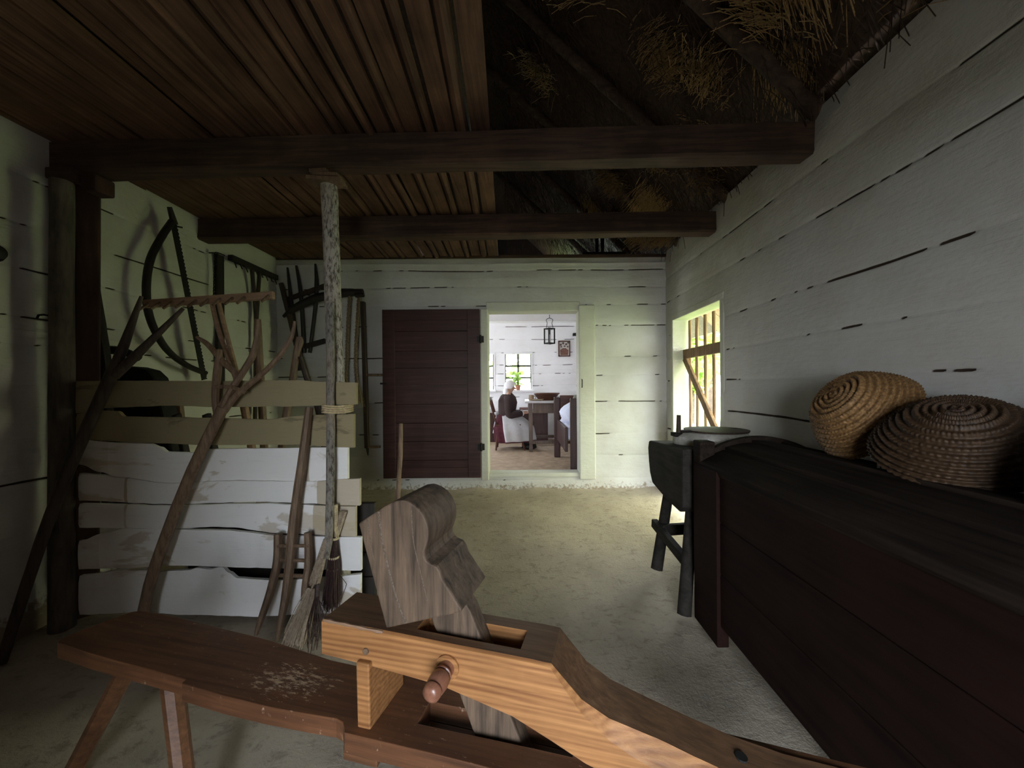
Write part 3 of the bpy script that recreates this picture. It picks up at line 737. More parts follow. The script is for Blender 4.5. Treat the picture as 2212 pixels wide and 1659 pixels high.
# dark round trough and frame standing inside the pen
t = thing('wheelbarrow', (-2.30, 2.80, .02), 'black wooden wheelbarrow tipped up behind the pen planks', 'wheelbarrow')
m = MB()
prof = [P(a_ - 14, b_, 2.64) for a_, b_ in ((252, 900), (252, 800), (262, 789), (300, 792), (328, 799), (345, 815), (357, 850), (368, 900), (374, 960), (372, 1100), (252, 1100))]
m.prism(prof, lambda p, k: (p.x, p.y + .12 * k, p.z)); m.build('tray', M['black'], t, bevel=.015)
m = MB(); tubep(m, [(204, 600, 2.56), (214, 700, 2.55), (228, 790, 2.54), (232, 900, 2.54), (234, 1100, 2.54)], [6, 11, 10, 10, 10], 8); m.build('shaft', M['toolb'], t, smooth=True)
m = MB(); tubep(m, [(222, 756, 2.58), (255, 757, 2.6), (280, 764, 2.62), (302, 775, 2.64)], [9, 9, 8, 7], 8); m.build('hoop', M['toolb'], t, smooth=True)
m = MB(); c = Vector((-2.2, 2.85, .27))
m.lathe([(.25, -.025), (.25, .025), (.20, .025), (.20, -.025)], c, (1, 0, 0), 28, True); m.build('wheel', M['toolb'], t, smooth=True)
for k in range(3):
    aa = k * PI / 3; d = Vector((0, math.cos(aa), math.sin(aa))) * .21
    MB().tube([c - d, c + d], .016, 6).build('spoke', M['toolb'], t)
for dx in (-.1, .1): MB().bar((-2.2 + dx, 2.85, .27), (-2.2 + dx, 2.62, 1.2), .03, .05).build('shaft', M['toolb'], t, bevel=.005)
# further handles standing in the pen seen between the two top planks
for (pa, pb, Yq, mt, nm, lab, cat) in (((640, 725), (634, 1010), 2.75, 'tool', 'fork_handle', 'brown curved fork handle inside the pen, left of the bark pole', 'tool handle'),):
    t = thing(nm, (P(pb[0], 834, Yq).x, Yq, .03), lab, cat)
    m = MB(); tubep(m, [(646, 728, Yq), (641, 760, Yq), (632, 820, Yq), (618, 900, Yq), (606, 1000, Yq), (598, 1180, Yq)], [5, 7, 7, 8, 8, 8], 8); m.build('shaft', M['tool'], t, smooth=True)
    m = MB(); tubep(m, [(648, 770, Yq), (662, 815, Yq + .05), (680, 860, Yq + .1), (694, 900, Yq + .1)], [4, 6, 7, 7], 8); m.build('prong', M['toold'], t, smooth=True)
    m = MB(); tubep(m, [(640, 765, Yq), (650, 740, Yq), (648, 728, Yq)], [6, 5, 4], 8); m.build('prong', M['tool'], t, smooth=True)
for (pa, pb, Yq, lab) in (((386, 860), (418, 1205), 3.0, 'slanting brown stick inside the pen beside the black barrow'), ((556, 690), (580, 1216), 2.95, 'reddish pole inside the pen behind the curved fork tines')):
    t = MB(); tubep(t, [(*pa, Yq), ((pa[0] + pb[0]) / 2 + 2, (pa[1] + pb[1]) / 2, Yq), (*pb, Yq)], [7, 8, 8], 8)
    o = t.build('tool_pole', M['tool'], smooth=True); tag(o, lab, 'pole')

# ---------------------------------------------------------------- on the left wall
XW = XL + .02
t = thing('bow_saw', PX(380, 800, -2.67), 'tall black bow saw with a curved wooden back hanging on the left wall', 'saw')
XS = -2.67
bw = [PX(a_, b_, XS) for a_, b_ in ((372, 478), (350, 510), (325, 560), (316, 620), (322, 680), (343, 730), (370, 765), (405, 790), (443, 806))]
MB().tube(smoothpts(bw, 6), [.030, .034, .038, .038, .036, .034, .030, .026, .024] if False else [.028, .026], 10, .8, jit=.03).build('saw_back', M['toolb'], t, smooth=True)
a, b = PX(372, 470, XS), PX(441, 820, XS)
bl = MB(); d = (b - a); L_ = d.length; d.normalize(); tx = d.cross(Vector((1, 0, 0))).normalized()
if tx.y < 0: tx = -tx
n = 90; ins = [a + d * L_ * k / n for k in range(n + 1)]
for k, p in enumerate(ins): bl.v += [p - tx * .028, p + tx * (.022 if k % 2 else .032)]
for k in range(n): bl.f.append((2 * k, 2 * k + 1, 2 * k + 3, 2 * k + 2))
o = bl.build('saw_blade', M['iron'], t, recalc=False); sm = o.modifiers.new('thick', 'SOLIDIFY'); sm.thickness = .004
m = MB(); m.tube([PX(366, 447, XS), PX(377, 485, XS)], [.016, .024], 8); m.build('saw_handle', M['toolb'], t, smooth=True)
MB().tube([a + tx * .02 + d * .06, a + tx * .075 + d * .06], .007, 6).build('blade_pin', M['iron'], t)
# dark beam with chain
t = thing('wall_plank', PX(478, 800, -2.74), 'narrow black upright plank with an iron chain on the left wall', 'plank')
y0_ = PX(478, 600, -2.74).y
MB().span((XL + .012, y0_ - .02, 1.05), (XL + .045, y0_ + .06, PX(478, 549, -2.74).z)).build('plank', M['toolb'], t, bevel=.006)
for k in range(17):
    c = PX(466 - k * .25, 550 + k * 7.3, -2.73); hz = k % 2
    m = MB(); lp = []
    for q in range(9):
        an = 2 * PI * q / 8; lp.append(c + (Vector((0, math.cos(an) * .014, math.sin(an) * .024)) if hz else Vector((math.cos(an) * .014, .004, math.sin(an) * .024))))
    m.tube(lp, .0042, 5, cap=False); o = m.build('chain_link', M['iron'], t, smooth=True)
m = MB(); c = PX(466, 546, -2.74); m.tube([c + Vector((-.06, 0, 0)), c + Vector((.02, 0, .0)), c + Vector((.02, .08, .002))], .006, 6); m.build('chain_hook', M['iron'], t)
# old rake on the left wall
t = thing('wall_rake', PX(552, 830, -2.74), 'dark old rake hung head-up on the left wall near the back corner', 'rake')
a, b = PX(497, 556, -2.73), PX(597, 600, -2.73)
MB().bar(a, b, .05, .055).build('rake_head', M['toolb'], t, bevel=.006)
for pp in (((544, 578), (550, 640), (553, 692)), ((561, 582), (557, 640), (554, 692))):
    m = MB(); m.tube([PX(*q, -2.73) for q in pp], .019, 8); m.build('brace', M['toold'], t, smooth=True)
m = MB(); m.tube([PX(553, 685, -2.73), PX(552, 830, -2.74), PX(551, 905, -2.74)], .02, 8); m.build('handle', M['toold'], t, smooth=True)
for k in range(9):
    c = a.lerp(b, .06 + k * .11); MB().tube([c, c + Vector((.03, 0, -.085 + .01 * (k % 2)))], [.007, .005], 6).build('tooth', M['toolb'], t)
# knob at the far left and the little hook
c = PX(-24, 545, XL + .03); m = MB(); m.lathe([(0, .06), (.035, .055), (.048, .03), (.05, .0), (.03, -.04)], c, (1, 0, 0), 16)
tag(m.build('peg_end', M['iron'], smooth=True), 'round black peg end on the left wall at the edge of view', 'peg')
m = MB(); m.tube([PX(104, 682, XL), PX(95, 680, XL + .03), PX(83, 681, XL + .05), PX(80, 688, XL + .05)], .006, 6)
tag(m.build('wall_hook', M['iron'], smooth=True), 'small bent iron hook on the left wall beside the grey post', 'hook')

# ---------------------------------------------------------------- on the back wall, left of the door
YW = 4.44
t = thing('wooden_hay_rack', P(660, 770, YW), 'black rack of three pointed rods through crossbars on the back wall corner', 'rack')
for pp, rp in (([(621, 578, YW), (630, 660, YW), (640, 740, YW), (648, 800, YW)], [2, 4.5, 5, 4]), ([(640, 574, YW), (648, 620, YW), (653, 680, YW), (657, 762, YW)], [2.5, 4, 4, 4]), ([(681, 570, YW), (684, 615, YW), (680, 670, YW), (669, 762, YW)], [2, 4.5, 3.5, 3.5])):
    m = MB(); tubep(m, pp, rp, 6); m.build('rod', M['toolb'], t, smooth=True)
MB().bar(P(612, 650, YW), P(703, 617, YW), .035, .05).build('crossbar', M['toold'], t, bevel=.006)
MB().tube([P(660, 634, YW), Vector((P(660, 634, YW).x, YB, P(660, 634, YW).z))], .012, 6).build('wall_peg', M['toold'], t)
MB().bar(P(645, 752, YW), P(703, 736, YW), .035, .055).build('crossbar', M['toolb'], t, bevel=.006)
m = MB(); tubep(m, [(607, 612, YW - .06), (625, 680, YW - .06), (645, 760, YW - .06), (668, 830, YW - .06), (690, 900, YW - .06), (714, 1064, YW - .06)], [5, 6, 6, 6, 6, 6], 8)
tag(m.build('tool_shaft', M['toold'], smooth=True), 'dark slanting shaft leaning in the back left corner', 'pole')
t = thing('ox_yoke', P(700, 660, YW), 'thick black curved yoke pegged to the back wall with braids hanging', 'yoke')
m = MB(); tubep(m, [(612, 684, YW - .07), (640, 664, YW - .07), (680, 645, YW - .07), (730, 635, YW - .07), (784, 631, YW - .07)], [3, 8, 9, 9, 7], 10, 1, .03); m.build('yoke_bar', M['toolb'], t, smooth=True)
m = MB(); tubep(m, [(768, 638, YW - .1), (786, 637, YW - .1)], 5, 8); m.build('yoke_pin', M['toolb'], t)
MB().tube([P(705, 640, YW - .1), Vector((P(705, 640, YW).x, YB, P(705, 640, YW).z))], .012, 6).build('wall_peg', M['toold'], t)
M['braid'] = mk_straw('straw_braid', (.09, .06, .04), (.24, .17, .10), 80)
for k, pp in enumerate(([(755, 640), (752, 690), (750, 740), (749, 785), (747, 830)], [(775, 640), (772, 690), (769, 740), (768, 790), (771, 830)])):
    t = thing('straw_braid', P(pp[-1][0], pp[-1][1], YW - .08), ['hairy straw braid hanging from the yoke, nearer the bark pole', 'hairy straw braid hanging from the yoke, nearer the brown door'][k], 'braid')
    w = smoothpts([P(*q, YW - .085) for q in pp], 14); m = MB()
    for s in range(3):
        m.tube([q + Vector((math.cos(i * .9 + s * 2.1) * .012, math.sin(i * .9 + s * 2.1) * .009, 0)) for i, q in enumerate(w)], .008, 6)
    rnd = random.Random(k)
    for i, q in enumerate(w):
        for _ in range(3):
            d = Vector((rnd.gauss(0, 1), rnd.gauss(0, .5), rnd.gauss(.2, .6))).normalized() * .035; m.tube([q, q + d], .0012, 3, cap=False)
    m.build('plait', M['braid'], t, smooth=True)
    m = MB(); bristles(m, w[-1], w[-1] + Vector((.03 * k, 0, -.26)), .014, .05, 50, rnd, .002, .006); m.build('tassel', M['braid'], t, recalc=False, weld=False)
t = thing('wall_bar', P(797, 980, YW), 'tall narrow brown bar with two side pegs hung beside the brown door', 'bar tool')
MB().bar(P(784, 652, YW), P(793, 968, YW), .05, .045).build('bar', M['toold'], t, bevel=.005)
m = MB(); tubep(m, [(793, 960, YW), (795, 984, YW)], [4.5, 1], 6); m.build('spike', M['iron'], t)
for (l, r) in (((789, 810), (828, 810)), ((793, 966), (822, 965))): MB().tube([P(*l, YW - .01), P(*r, YW - .01)], .014, 8).build('side_peg', M['tool'], t)
# stick rising behind the bench head
m = MB(); tubep(m, [(866, 915, 3.0), (865, 980, 2.98), (861, 1045, 2.95), (858, 1140, 2.92), (856, 1219, 2.9)], [4, 5, 5, 5.5, 5.5], 8, 1, .1)
tag(m.build('walking_stick', M['tool'], smooth=True), 'thin brown stick rising behind the carved wooden head, before the door', 'stick')
# ---------------------------------------------------------------- grain chest along the right wall
XC = .99
CY0, CY1 = .25, 2.27
ch = thing('grain_chest', (1.3, 1.3, .02), 'large black-brown grain chest with an arched plank lid along the right wall', 'chest')
def lidz(x):
    t = (x - XC) / (1.64 - XC)
    return .928 + .40 * t * (1 - t) + .035 * t
m = MB().span((XC + .02, CY0 + .05, .14), (1.60, CY1 - .02, .90)); m.build('body', M['chest'], ch)
zz = .135
for h in (.27, .26, .24):
    m = MB().span((XC + .012, CY0 + .03, zz + .002), (XC + .045, CY1 - .20, zz + h - .002)); m.build('front_plank', M['chest'], ch, bevel=.004); zz += h
MB().span((XC + .006, CY0 + .02, .90), (XC + .03, CY1 - .23, .928)).build('lid_edge', M['chestd'], ch, bevel=.004)
for yy, w in ((CY1, -.27), (CY0, .24)):
    y0, y1 = min(yy, yy + w), max(yy, yy + w)
    o = MB().span((XC - .006, y0, .03), (XC + .055, y1, .925)); o.build('corner_stile', M['chest'], ch, bevel=.006)
m = MB().span((XC + .0, 2.19, .90), (XC + .085, 2.285, 1.052)); m.build('post_top', M['chestd'], ch, bevel=.008)
for yy in (CY1 - .01, CY0 + .04):
    prof = [(XC + .06, .80)] + [(XC + .07 + (1.645 - XC - .07) * k / 16, lidz(XC + .07 + (1.645 - XC - .07) * k / 16) + .03) for k in range(17)] + [(1.645, .80)]
    prof2 = prof
    MB().prism(prof2, lambda p, k, yy=yy: (p[0], yy - .045 * k, p[1])).build('arched_end', M['chestd'], ch, bevel=.006)
for (xa, xb) in ((XC + .002, 1.132), (1.138, 1.285), (1.291, 1.45), (1.456, 1.645)):
    n = 5
    top = [(xa + (xb - xa) * k / n, lidz(xa + (xb - xa) * k / n) + .012 * (1 - k / n)) for k in range(n + 1)]
    prof = top + [(p[0], p[1] - .03) for p in reversed(top)]
    MB().prism(prof, lambda p, k: (p[0], CY1 - .06 if k else CY0 + .06, p[1])).build('lid_plank', M['chestd'], ch, bevel=.004)
for (x, y) in ((XC + .03, CY0 + .1), (1.58, CY1 - .1), (1.58, CY0 + .1)):
    MB().span((x - .035, y - .05, .0), (x + .035, y + .05, .16)).build('foot', M['chest'], ch, bevel=.005)
MB().bar((XC + .01, 1.44, .915), (XC + .055, 1.40, .955), .012, .012).build('splinter', M['withe'], ch)
# ---------------------------------------------------------------- hand quern on a stand
q = thing('hand_quern', (1.28, 2.66, .05), 'dark hewn hand quern on splayed legs with a pale round millstone', 'hand mill')
yl = lambda y: y
prof = [(2.33, .99), (2.95, .955), (2.97, .90), (2.955, .80), (2.93, .72), (2.88, .655), (2.60, .615), (2.38, .60), (2.33, .64)]
m = MB(); m.prism(prof, lambda p, k: (.945 + .01 * nz(p[0] * 5) if k == 0 else 1.60, p[0], p[1]))
m.build('trough', M['quern'], q, bevel=.012)
m = MB(); m.lathe([(.0, .0), (.235, .0), (.245, .03), (.24, .065), (.21, .085), (.0, .088)], (1.27, 2.64, .965), (0, 0, 1), 40); m.build('millstone', M['stone'], q, smooth=True)
m = MB(); m.lathe([(.0, .088), (.20, .088), (.205, .10), (.0, .108)], (1.32, 2.68, .965), (0, 0, 1), 40); m.build('cover', M['toold'], q, smooth=True)
MB().span((1.01, 2.60, 1.025), (1.10, 2.68, 1.05)).bar((1.05, 2.64, 1.055), (1.50, 2.72, 1.058), .06, .02).build('handle_board', M['quern'], q, bevel=.004)
MB().tube([(1.045, 2.63, 1.04), (1.05, 2.635, 1.168)], [.016, .013], 10).build('turning_peg', M['toold'], q, smooth=True)
for (a, b) in (((1.06, 2.83, .66), (.94, 2.77, .075)), ((1.04, 2.42, .64), (.945, 2.315, .02)), ((1.50, 2.83, .66), (1.57, 2.86, .08)), ((1.50, 2.42, .64), (1.56, 2.36, .02))):
    MB().tube([a, b], [.036, .042], 8, jit=.06).build('leg', M['quern'], q, smooth=True, angle=60)
MB().bar((.965, 2.74, .36), (1.56, 2.80, .37), .04, .075).build('stretcher', M['quern'], q, bevel=.006)
MB().bar((.955, 2.86, .37), (.985, 2.36, .30), .045, .06).build('stretcher', M['quern'], q, bevel=.006)
# ---------------------------------------------------------------- coiled straw baskets on the chest
def basket(c, ax, R, rb, D, mat, label, n=224, coils=10):
    ax = Vector(ax).normalized(); c = Vector(c)
    t = thing('straw_basket', c, label, 'basket')
    path = []
    N = coils * 8
    for i in range(N + 1):
        u = i / N
        if u < .36: r = rb * u / .36; h = D - .012 * (u / .36) ** 2
        else:
            v = (u - .36) / .64; r = rb + (R - rb) * (1 - (1 - v) ** 1.6); h = (D - .012) * (1 - v) ** 1.0
        w = abs(math.sin(u * coils * 2 * PI / 2 * 1.35))
        path.append((r, h, w))
    m = MB(); x = ax.orthogonal().normalized(); y = ax.cross(x); k = len(path)
    for i, (r, h, w) in enumerate(path):
        i0, i1 = max(0, i - 1), min(k - 1, i + 1)
        tr, thh = path[i1][0] - path[i0][0], path[i1][1] - path[i0][1]; ll = math.hypot(tr, thh) or 1
        nr, nh = -thh / ll, tr / ll
        coil = int(i / N * coils * 1.35)
        for j in range(n):
            a = 2 * PI * j / n
            e = .014 * w + .0030 * w * math.sin(j * 2 * PI / 3.5 + coil * 1.7) + .002 * nz(r * 40, j * .4)
            rr = max(1e-4, r + nr * e); hh = h + abs(nh) * e
            m.v.append(c + ax * hh + (x * math.cos(a) + y * math.sin(a)) * rr)
    for i in range(k - 1):
        for j in range(n):
            a = i * n + j; b = i * n + (j + 1) % n; m.f.append((a, b, b + n, a + n))
    o = m.build('bowl', mat, t, smooth=True, angle=180)
    s = o.modifiers.new('wall', 'SOLIDIFY'); s.thickness = .012; s.offset = -1
    return t
basket((1.515, 1.72, 1.215), (-.8, .05, .6), .205, .118, .175, M['skep'], 'golden-brown coiled straw basket tilted against the wall above the chest, fully in view')
b2 = basket((1.495, 1.345, 1.145), (-.36, -.28, .88), .225, .105, .15, M['skepd'], 'darker wider coiled straw basket lying upside down, nearer the viewer on the chest')
tg = P(1898, 1008, 1.46); MB().box(tg, (.010, .001, .032)).tube([tg + Vector((0, 0, .016)), tg + Vector((.004, -.01, .05))], .0008, 4).build('paper_tag', plain('paper_white', (.6, .6, .57), .8, .05), b2)
basket((1.47, .86, 1.12), (-.35, -.2, .9), .205, .11, .15, M['skepd'], 'dark straw basket cut off by the right edge of the picture')

# ---------------------------------------------------------------- shaving horse
ANG = math.atan2(-.242, .970)
S0, T0 = -.60, .97
hd_, hn_ = Vector((math.cos(ANG), math.sin(ANG), 0)), Vector((-math.sin(ANG), math.cos(ANG), 0))
def Hh(s, t, z): return hd_ * s + hn_ * t + Vector((0, 0, z))
WORN = (4.3 * .36, 9. * -.0, 0)
M['seat'] = mk_seat()
hs = thing('shaving_horse', Hh(S0, T0, 0), 'old wooden shaving horse bench with a carved block clamp head in the foreground', 'workbench', rz=ANG)
def outline(top, bot, n, zt, zb, cut=None, ramp_=.0):
    """plank from an outline near edge / far edge (lists of (s,t)), z top and bottom"""
    def at(l, s):
        for i in range(len(l) - 1):
            if l[i][0] <= s <= l[i + 1][0]:
                k = (s - l[i][0]) / max(1e-6, l[i + 1][0] - l[i][0]); return l[i][1] + (l[i + 1][1] - l[i][1]) * k
        return l[0][1] if s < l[0][0] else l[-1][1]
    return at
# bench plank: built as a strip with a slot
near = [(-1.90, .945), (-1.885, .925), (-1.70, .912), (-1.265, .898), (-1.262, .882), (-1.10, .874), (-.95, .874), (-.80, .880), (-.73, .884), (-.705, .878), (-.69, .864), (-.68, .852), (.10, .850), (.60, .885)]
far = [(-1.90, .955), (-1.855, 1.12), (-1.83, 1.135), (-1.62, 1.135), (-1.48, 1.128), (-1.2, 1.105), (-.90, 1.072), (-.72, 1.068), (-.69, 1.085), (.10, 1.085), (.60, 1.05)]
SL0, SL1, ST0, ST1 = -.515, -.115, .922, .992
atf = outline(None, None, 0, 0, 0)
ss = sorted(set([p[0] for p in near] + [p[0] for p in far] + [-1.9 + .05 * k for k in range(51)] + [SL0, SL1]))
m = MB(); ZT, ZB = .50, .448
def tval(s, k):
    a, b = atf(near, s), atf(far, s)
    return [a, ST0 if SL0 - 1e-6 <= s <= SL1 + 1e-6 else a + (b - a) * .4, ST1 if SL0 - 1e-6 <= s <= SL1 + 1e-6 else a + (b - a) * .62, b][k]
for s in ss:
    for z in (ZT, ZB):
        for k in range(4): m.v.append(Hh(s, tval(s, k), z + (.004 * nz(s * 3, k) if z == ZT else 0)))
for i in range(len(ss) - 1):
    a = i * 8; sc_ = (ss[i] + ss[i + 1]) / 2; slot = SL0 < sc_ < SL1
    for k in range(3):
        if k == 1 and slot: continue
        m.f.append((a + k, a + k + 1, a + 9 + k, a + 8 + k)); m.f.append((a + 4 + k, a + 12 + k, a + 13 + k, a + 5 + k))
    m.f.append((a, a + 8, a + 12, a + 4)); m.f.append((a + 3, a + 7, a + 15, a + 11))
    if slot: m.f.append((a + 1, a + 5, a + 13, a + 9)); m.f.append((a + 2, a + 10, a + 14, a + 6))
for i in range(len(ss)):
    if abs(ss[i] - SL0) < 1e-5 or abs(ss[i] - SL1) < 1e-5: m.f.append((i * 8 + 1, i * 8 + 2, i * 8 + 6, i * 8 + 5))
e = (len(ss) - 1) * 8
for k in range(3): m.f.append((k, k + 4, k + 5, k + 1)); m.f.append((e + k, e + k + 1, e + k + 5, e + k + 4))
m.build('bench_plank', M['seat'], hs, bevel=.004)
for (s0, t0, s1, t1) in ((-1.60, .965, -1.87, .935), (-1.38, .936, -1.222, .88), (.34, .92, .46, .80), (.34, 1.03, .46, 1.16)):
    MB().tube([Hh(s0, t0, ZB + .01), Hh(s1, t1, .0)], [.030, .027], 8, jit=.04).build('leg', M['seatw'], hs, smooth=True, angle=30)
MB().prism([(-.70, .41), (-.60, .41), (-.60, .45), (-.70, .45)], lambda p, k: Hh(p[0], .87 + .16 * k, p[1])).build('batten', M['seatw'], hs, bevel=.004)
lin = MB()
for (a_, b_, c_, d_) in ((SL0 - .02, SL1 + .02, ST1 + .001, ST1 + .02), (SL0 - .02, SL1 + .02, ST0 - .02, ST0 - .001), (SL1 + .001, SL1 + .02, ST0, ST1), (SL0 - .02, SL0 - .001, ST0, ST1)):
    lin.prism([(a_, c_), (b_, c_), (b_, d_), (a_, d_)], lambda p, k: Hh(p[0], p[1], .385 + .06 * k))
lin.build('slot_lining', M['seatw'], hs)
# riser carrying the bridge
m = MB().prism([(.875, .497), (.885, .497), (1.035, .497), (1.035, .65), (.90, .652), (.893, .668), (.871, .668)], lambda p, k: Hh(-.66 + .038 * k, p[0], p[1])); m.build('riser', M['slab'], hs, bevel=.004)
MB().tube([Hh(-.64, .895, .690), Hh(-.64, .881, .690)], .009, 10).build('peg', M['tool'], hs, bevel=.003)
# bridge slab with slot, bending down to the bench at its tail
TOP = [(-.775, .752), (-.60, .748), (-.40, .741), (-.20, .735), (-.158, .732), (-.13, .700), (-.09, .655), (-.03, .618), (.06, .588), (.15, .560), (.25, .532), (.36, .512), (.50, .503)]
BOT = [(-.775, .662), (-.60, .652), (-.43, .638), (-.25, .598), (-.158, .560), (-.08, .525), (-.02, .508), (.06, .502), (.50, .501)]
def li(l, s):
    for i in range(len(l) - 1):
        if l[i][0] <= s <= l[i + 1][0]: return l[i][1] + (l[i + 1][1] - l[i][1]) * (s - l[i][0]) / (l[i + 1][0] - l[i][0])
    return l[-1][1]
QL0, QL1 = -.515, -.237
ss = sorted(set([p[0] for p in TOP] + [p[0] for p in BOT] + [-.775 + .025 * k for k in range(51)] + [QL0, QL1]))
m = MB()
for s in ss:
    zt, zb = li(TOP, s), li(BOT, s)
    if zt < zb + .002: zb = zt - .002
    cw = .006 + .030 * min(1, max(0, (s + .17) / .25)); cz = .005 + min(.035, (zt - zb) * .55) * min(1, max(0, (s + .17) / .2))
    sl = QL0 - 1e-6 <= s <= QL1 + 1e-6
    tf, tb = .886, 1.034
    m.v += [Hh(s, tf, zb), Hh(s, tf, zt - cz), Hh(s, tf + cw, zt), Hh(s, .918 if sl else .94, zt), Hh(s, .992 if sl else .97, zt), Hh(s, tb - .003, zt), Hh(s, tb, zt - .004), Hh(s, tb, zb), Hh(s, .992 if sl else .97, zb), Hh(s, .918 if sl else .94, zb)]
for i in range(len(ss) - 1):
    a = i * 10; slot = QL0 < (ss[i] + ss[i + 1]) / 2 < QL1
    for k in range(10):
        if slot and k in (3, 8): continue
        b = (k + 1) % 10; m.f.append((a + k, a + b, a + b + 10, a + k + 10))
    if slot: m.f.append((a + 3, a + 13, a + 19, a + 9)); m.f.append((a + 4, a + 8, a + 18, a + 14))
for i in range(len(ss)):
    if abs(ss[i] - QL0) < 1e-5 or abs(ss[i] - QL1) < 1e-5: m.f.append((i * 10 + 3, i * 10 + 4, i * 10 + 8, i * 10 + 9))
e = (len(ss) - 1) * 10
m.f.append(tuple(range(10))); m.f.append(tuple(e + k for k in reversed(range(10))))
br = m.build('bridge', M['slab'], hs, smooth=True, angle=28); br['label'] = 'orange-brown sloping bridge plank with a dark top'
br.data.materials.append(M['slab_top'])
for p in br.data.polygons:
    if p.normal.z > .80 or (p.normal.z > .55 and abs(p.normal.y) < .25): p.material_index = 1  # up-facing faces take the darker wood
hl = Hh(.258, .975, .531); MB().lathe([(.0, 0), (.013, 0), (.013, .0045), (.0, .0045)], hl, (.12, -.03, 1), 12).build('peg_hole', M['black'], hs)
MB().tube([Hh(-.768 + .016 * k, .8885 + .0012 * nz(k * .9), .751 - .0007 * k + .001 * nz(k * .7, 3)) for k in range(12)], [.0035 + .002 * (k % 3 == 1) for k in range(12)], 6).build('worn_edge', M['rake'], hs)
# swing arm and carved clamp head
AL = lambda z: -.4125 - .425 * (z - .74)      # centre of the arm at a height
m = MB().prism([(AL(.16) - .062, .16), (AL(.16) + .062, .16), (AL(.80) + .064, .80), (AL(.86) + .04, .86), (AL(.86) - .06, .86)], lambda p, k: Hh(p[0], .938 + .054 * k, p[1]))
m.build('swing_arm', M['headw'], hs, bevel=.004)
MB().tube([Hh(AL(.2), .80, .2), Hh(AL(.2), 1.12, .2)], .016, 8).build('foot_bar', M['seatw'], hs)
m = MB().prism([(-.452, .905), (-.41, .928), (-.385, .80), (-.335, .705), (-.40, .69)], lambda p, k: Hh(p[0], .985 + .075 * k, p[1])) if False else MB()
prof = [(-.589, .748), (-.600, .785), (-.669, 1.012), (-.655, 1.022), (-.6235, 1.042), (-.590, 1.064), (-.560, 1.079)]
cx_, cz_, rr_ = -.546, 1.004, .079
for k in range(13):
    a = math.radians(84 - k * 8.6); prof.append((cx_ + rr_ * math.cos(a), cz_ + rr_ * math.sin(a)))
prof += [(-.479, .957), (-.4785, .945), (-.473, .935), (-.462, .928), (-.446, .923), (-.437, .912), (-.430, .892), (-.378, .822), (-.386, .815)]
m = MB().prism(prof, lambda p, k: Hh(p[0], .897 + .178 * k, p[1]))
m.build('clamp_head', M['headw'], hs, bevel=.005)['label'] = 'dark grey-brown carved clamp head with rounded crest'
# crack line on the head front and top
cr = MB(); cp = [(-.607, 1.049), (-.598, .98), (-.578, .90), (-.553, .82), (-.530, .772)]
cr.tube(smoothpts([Hh(s, .896, z) for s, z in cp], 6), .0028, 5, jit=.5); cr.tube([Hh(-.607, .905, 1.051), Hh(-.603, .985, 1.055), Hh(-.598, 1.04, 1.056)], .0024, 5)
cr.tube(smoothpts([Hh(-.640, .896, 1.03), Hh(-.632, .896, .97), Hh(-.622, .896, .92)], 5), .0012, 5); cr.tube(smoothpts([Hh(-.513, .896, 1.06), Hh(-.508, .896, .98), Hh(-.488, .896, .90), Hh(-.47, .896, .83)], 5), .0011, 5)
cr.build('split_line', plain('pale_split', (.15, .115, .085), .9, .5, 200), hs)
# turned handle of the pivot pin
m = MB(); ax = -hn_
m.lathe([(.0, -.06), (.019, -.06), (.019, .012), (.016, .020), (.0215, .026), (.0215, .030), (.0175, .033), (.0225, .038), (.024, .052), (.0225, .068), (.0175, .075), (.0215, .079), (.0205, .089), (.012, .096), (.0, .097)], Hh(-.412, .886, .688), ax, 20)
m.build('pivot_pin', wood('pin_wood', (.16, .06, .035), (.34, .15, .09), 1, 50, 4, .3, .15, .3, .5), hs, smooth=True, angle=50)
MB().lathe([(.0, 0), (.030, 0), (.030, .006), (.0, .006)], Hh(-.412, .8865, .688), ax, 20).build('pin_collar', M['slab'], hs, smooth=True)
SKY_H, SKY_Z, SKY_S = (.90, .94, 1.0), (.70, .82, 1.0), 14.0
SKY_G = (.45, .475, .295)
SUN_E, SUN_D = 10.0, (.42, -.2, -.88)
EXPO = 1.26
# ---------------------------------------------------------------- parlour furniture
M['glass_w'] = None
def window(name, y, xa, xb, za, zb, cols=2, rows=3):
    w = struct(bpy.data.objects.new(name, None)); COL.objects.link(w); WM[w.name] = Matrix.Translation((xa, y, za)); w.matrix_world = WM[w.name]
    f = MB().span((xa - .03, y - .01, za - .04), (xb + .03, y + .06, za)).span((xa - .03, y - .01, zb), (xb + .03, y + .06, zb + .035)).span((xa - .03, y - .01, za), (xa, y + .06, zb)).span((xb, y - .01, za), (xb + .03, y + .06, zb))
    f.build('window_frame', M['wash_in'], w)
    b = MB()
    for k in range(1, cols): x = xa + (xb - xa) * k / cols; b.span((x - .021, y + .02, za), (x + .021, y + .045, zb))
    for k in range(1, rows): z = za + (zb - za) * k / rows; b.span((xa, y + .02, z - .019), (xb, y + .045, z + .019))
    b.span((xa, y + .015, za), (xa + .018, y + .05, zb)).span((xb - .018, y + .015, za), (xb, y + .05, zb))
    b.build('window_muntins', plain('grey_muntin', (.12, .12, .10), .7), w)
    MB().span((xa - .05, y - .10, za - .045), (xb + .05, y + .06, za - .012)).build('window_sill', M['wash_in'], w, bevel=.005)
    g = MB().span((xa, y + .031, za), (xb, y + .034, zb)).build('window_pane', M['glass'], w)
